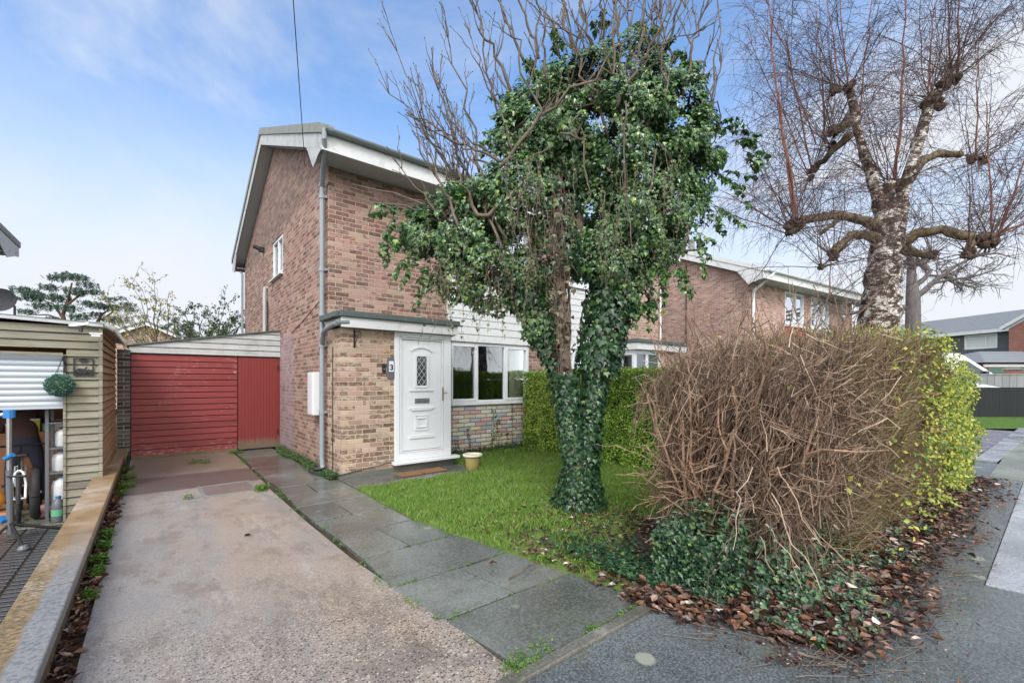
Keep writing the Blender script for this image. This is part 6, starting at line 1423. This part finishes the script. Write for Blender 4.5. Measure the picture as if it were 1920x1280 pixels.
# ---------------------------------------------------------------- grass and weeds
gr = []; gf = []
def inl(x, y):
    if x < 2.23+(.17*(4.4-y) if y < 4.4 else 0)-.03+.03*math.sin(y*11): return False
    if y > 6.15+.05*math.sin(x*9) and x < 4.33: return False
    return x < 6.5 and 1.8 < y < 7.55
cnt = 0
while cnt < 88000:
    y = 1.8+rng.random()**1.15*5.7; x = U(2.2, 6.5)
    if not inl(x, y): continue
    bare = clamp((3.5-y)/1.0, 0, 1)*1.05+.5*clamp(mn.noise(V((x*1.7, y*1.7, 3)))*3-.1, 0, 1)+.45*math.exp(-((x-4)**2+(y-3.3)**2)/.5)
    nz = .5+.5*math.sin(x*5.3+1.2*math.sin(y*4))*math.sin(y*6.1+x)
    if rng.random() < bare*(.72+.55*nz): continue
    h = U(.022, .055)*(1+.7*nz)*(1.5 if y > 7.1 else 1); a = U(0, 6.28); w = U(.0022, .0042); lx, ly = U(-.5, .5)*h, U(-.5, .5)*h; k = len(gr)
    gr += [(x-w*math.cos(a), y-w*math.sin(a), -.004), (x+w*math.cos(a), y+w*math.sin(a), -.004), (x+lx*.4, y+ly*.4, h*.6), (x+lx, y+ly, h)]; gf += [(k, k+1, k+2), (k+1, k+3, k+2)]; cnt += 1
for k in range(9000):   # bank and patch by the far pavement
    if k < 5500: q = pt(U(1800, 1935), 0, U(14.2, 16.1)); z = 0+.2*((q.x*FX+q.y*FY)-14.2)/1.9; h = U(.03, .07)
    else: q = V((U(9.95, 12.15), U(1.0, 2.0), 0)); z = 0; h = U(.03, .06)
    a = U(0, 6.28); w = .006; n = len(gr); gr += [(q.x-w, q.y, z), (q.x+w, q.y, z), (q.x+U(-.02, .02), q.y, z+h)]; gf.append((n, n+1, n+2))
me = bpy.data.meshes.new('grass'); me.from_pydata(gr, [], gf); me.materials.append(M['grass']); o = bpy.data.objects.new('grass', me); COL.objects.link(o); tag(o, 'wet green grass blades of the lawn and verges', 'grass', kind='stuff')
wd = LC()
def weedpatch(x, y, r, n, h=.05, L_=None, s=(.008, .021)):
    for k in range(n):
        a = U(0, 6.28); q = r*math.sqrt(rng.random()); (L_ or wd).ovate(V((x+q*math.cos(a), y+q*math.sin(a), U(.0, h))), V((0, 0, 1))+rv()*.8, rv()+V((0, 0, .4)), U(*s), .3)
for k in range(38):
    y = 2.0+rng.random()*9; weedpatch(pl(y)+U(-.05, .01), y, U(.02, .07), 30, .03)
for k in range(26): weedpatch(U(1.5, 2.9), 1.77+U(-.015, .015), U(.012, .04), 22, .02)
for k in range(10): weedpatch(1.4+U(0, .3), 1.8+U(-.03, .05), .06, 40, .05)
for yj in (3.05, 3.73, 5.03, 2.43):
    for k in range(7): weedpatch(U(pl(yj), pr(yj)), yj, .03, 12, .015)
for (x, y, r, n) in ((-.34, 4.7, .05, 120), (-.35, 5.0, .06, 200), (-.35, 5.4, .06, 200), (-.35, 5.8, .06, 160), (-.34, 4.2, .05, 80), (-.30, 8.3, .10, 260), (-.3, 9.0, .10, 220), (-.33, 9.9, .08, 160), (-.33, 7.8, .06, 120), (1.35, 10.9, .14, 220), (.6, 10.0, .12, 90), (.75, 9.9, .08, 80), (1.18, 7.0, .09, 160), (1.15, 6.9, .08, 120), (0.35, 6.98, .05, 40)): weedpatch(x, y, r, n*2, .07, s=(.012, .032))
for (x, y, r, n) in ((2.75, 2.45, .12, 260), (2.9, 2.15, .15, 260), (3.2, 2.9, .12, 160), (2.55, 2.75, .08, 160)): weedpatch(x, y, r, n, .04, s=(.012, .03))
tag(wd.build('weeds', M['weed']), 'small bright green weeds in the joints of slabs and driveway edge', 'weeds', kind='stuff')
dw = LC()
for k in range(5200):
    y = 7.0+rng.random()*3.9; w_ = .17*(1-.3*math.sin(y*3)); x = 2.22-rng.random()**1.3*w_-.0; dw.ovate(V((x, y, U(0, .09)*(1-(2.22-x)/.4))), V((-.3, -.3, 1))+rv()*.8, rv()+V((0, 0, .5)), U(.015, .04), .3)
for k in range(1800): x = U(4.35, 6.4); dw.ovate(V((x, 7.55-abs(rng.gauss(0, .08)), U(0, .14))), rv()+V((0, -.5, 1)), rv()+V((0, 0, .8)), U(.02, .05), .3)
tag(dw.build('weeds', M['darkweed']), 'dark creeping weeds along the foot of the house walls', 'weeds', kind='stuff')
iv2 = LC(); bt = MB()
for (x, hgt) in ((5.05, .55), (5.5, .9), (5.75, .65), (6.15, 1.0), (4.7, .35), (6.4, .7), (6.0, .5)):
    P = wig(V((x, 7.56, 0)), V((x+U(-.15, .15), 7.56, hgt)), 6, .04); P[0] = V((5.6, 7.56, .0)); bt.tube(P, .004, 4)
    for k in range(int(60*hgt)): c = P[rng.randint(0, 6)]; iv2.ivy(c+V((U(-.06, .06), U(-.03, 0), U(-.04, .06))), V((0, -1, .3))+rv()*.5, V((0, 0, -1))+rv(), U(.02, .045))
t = thing('climbing_ivy', 'thin strands of ivy climbing the pastel stone panel below the window', 'ivy', (5.5, 7.56, 0)); bt.build('strands', M['twig'], t); iv2.build('leaves', M['ivy'], t)
# ================================================================ sky, sun, camera
wd_ = bpy.data.worlds.new('World'); S.world = wd_; wd_.use_nodes = True; nt = wd_.node_tree; nt.nodes.clear()
W = NT.__new__(NT); W.t = nt; W._oc = None
out = W.n('ShaderNodeOutputWorld'); bg = W.n('ShaderNodeBackground'); W.l(bg.outputs[0], out.inputs[0])
SUN_EL, SUN_AZ = math.radians(42), math.radians(218)     # azimuth clockwise from +Y: behind the camera
sky = W.n('ShaderNodeTexSky', sky_type='NISHITA'); sky.sun_disc = False; sky.sun_elevation = SUN_EL; sky.sun_rotation = SUN_AZ
sky.air_density = 1.3; sky.dust_density = .6; sky.ozone_density = 2.2
tcw = W.n('ShaderNodeTexCoord').outputs['Generated']; x, y, z = W.xyz(tcw)[:3]
zz = W.math('MAXIMUM', z, .0)
den = W.math('ADD', zz, .22)
cv = W.comb(W.math('DIVIDE', x, den), W.math('DIVIDE', y, den), 0)
n1 = W.n('ShaderNodeTexNoise'); n1.inputs['Scale'].default_value = 1.1; n1.inputs['Detail'].default_value = 8; n1.inputs['Roughness'].default_value = .58; n1.inputs['Distortion'].default_value = .5
W.l(W.vmul(cv, (1.0, .55, 1)), n1.inputs['Vector'])
hor = W.step(zz, .60, .08)
wisp = W.math('MULTIPLY', W.step(n1.outputs['Fac'], .40, .70), .7)
# cloud thickens towards horizon and right; brighter unseen sky added behind as front fill
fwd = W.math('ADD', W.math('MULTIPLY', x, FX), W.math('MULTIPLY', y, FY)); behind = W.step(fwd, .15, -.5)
right = W.step(W.math('ADD', W.math('MULTIPLY', x, FY), W.math('MULTIPLY', y, -FX)), .0, .75)
cov = W.math('MAXIMUM', W.math('MAXIMUM', hor, behind), W.math('ADD', wisp, W.math('MULTIPLY', right, .22)))
cov = W.math('MINIMUM', W.math('ADD', cov, W.math('MULTIPLY', wisp, .35)), 1.0)
lp = SKYK
cc = W.mix(behind, tuple(v*CLOUD/SKYK for v in (.93, .97, 1.06)), tuple(v*CLOUD*BACK_FILL/SKYK for v in (1, .985, .97)))
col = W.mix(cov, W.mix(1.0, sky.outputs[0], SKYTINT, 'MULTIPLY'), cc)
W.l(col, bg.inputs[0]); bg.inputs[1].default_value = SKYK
sl_ = bpy.data.lights.new('sun', 'SUN'); sl_.energy = SUNK; sl_.angle = math.radians(SUNANG); sl_.color = (1, .97, .92)
so = bpy.data.objects.new('sun', sl_); COL.objects.link(so)
sd_ = V((math.sin(SUN_AZ)*math.cos(SUN_EL), math.cos(SUN_AZ)*math.cos(SUN_EL), math.sin(SUN_EL))); so.rotation_euler = sd_.to_track_quat('Z', 'Y').to_euler()
cd = bpy.data.cameras.new('camera'); co = bpy.data.objects.new('camera', cd); COL.objects.link(co); S.camera = co
cd.sensor_width = 36; cd.lens = FOC/1920*36; cd.clip_end = 2000; cd.clip_start = .05; cd.shift_y = 75/1920
co.location = (0, 0, CH); co.rotation_euler = (math.pi/2, 0, -YAW)
vs = S.view_settings; vs.view_transform = 'Standard'; vs.look = 'None'; vs.gamma = 1; vs.exposure = EXPO; S.display_settings.display_device = 'sRGB'
S.cycles.max_bounces = 8; S.cycles.transparent_max_bounces = 16
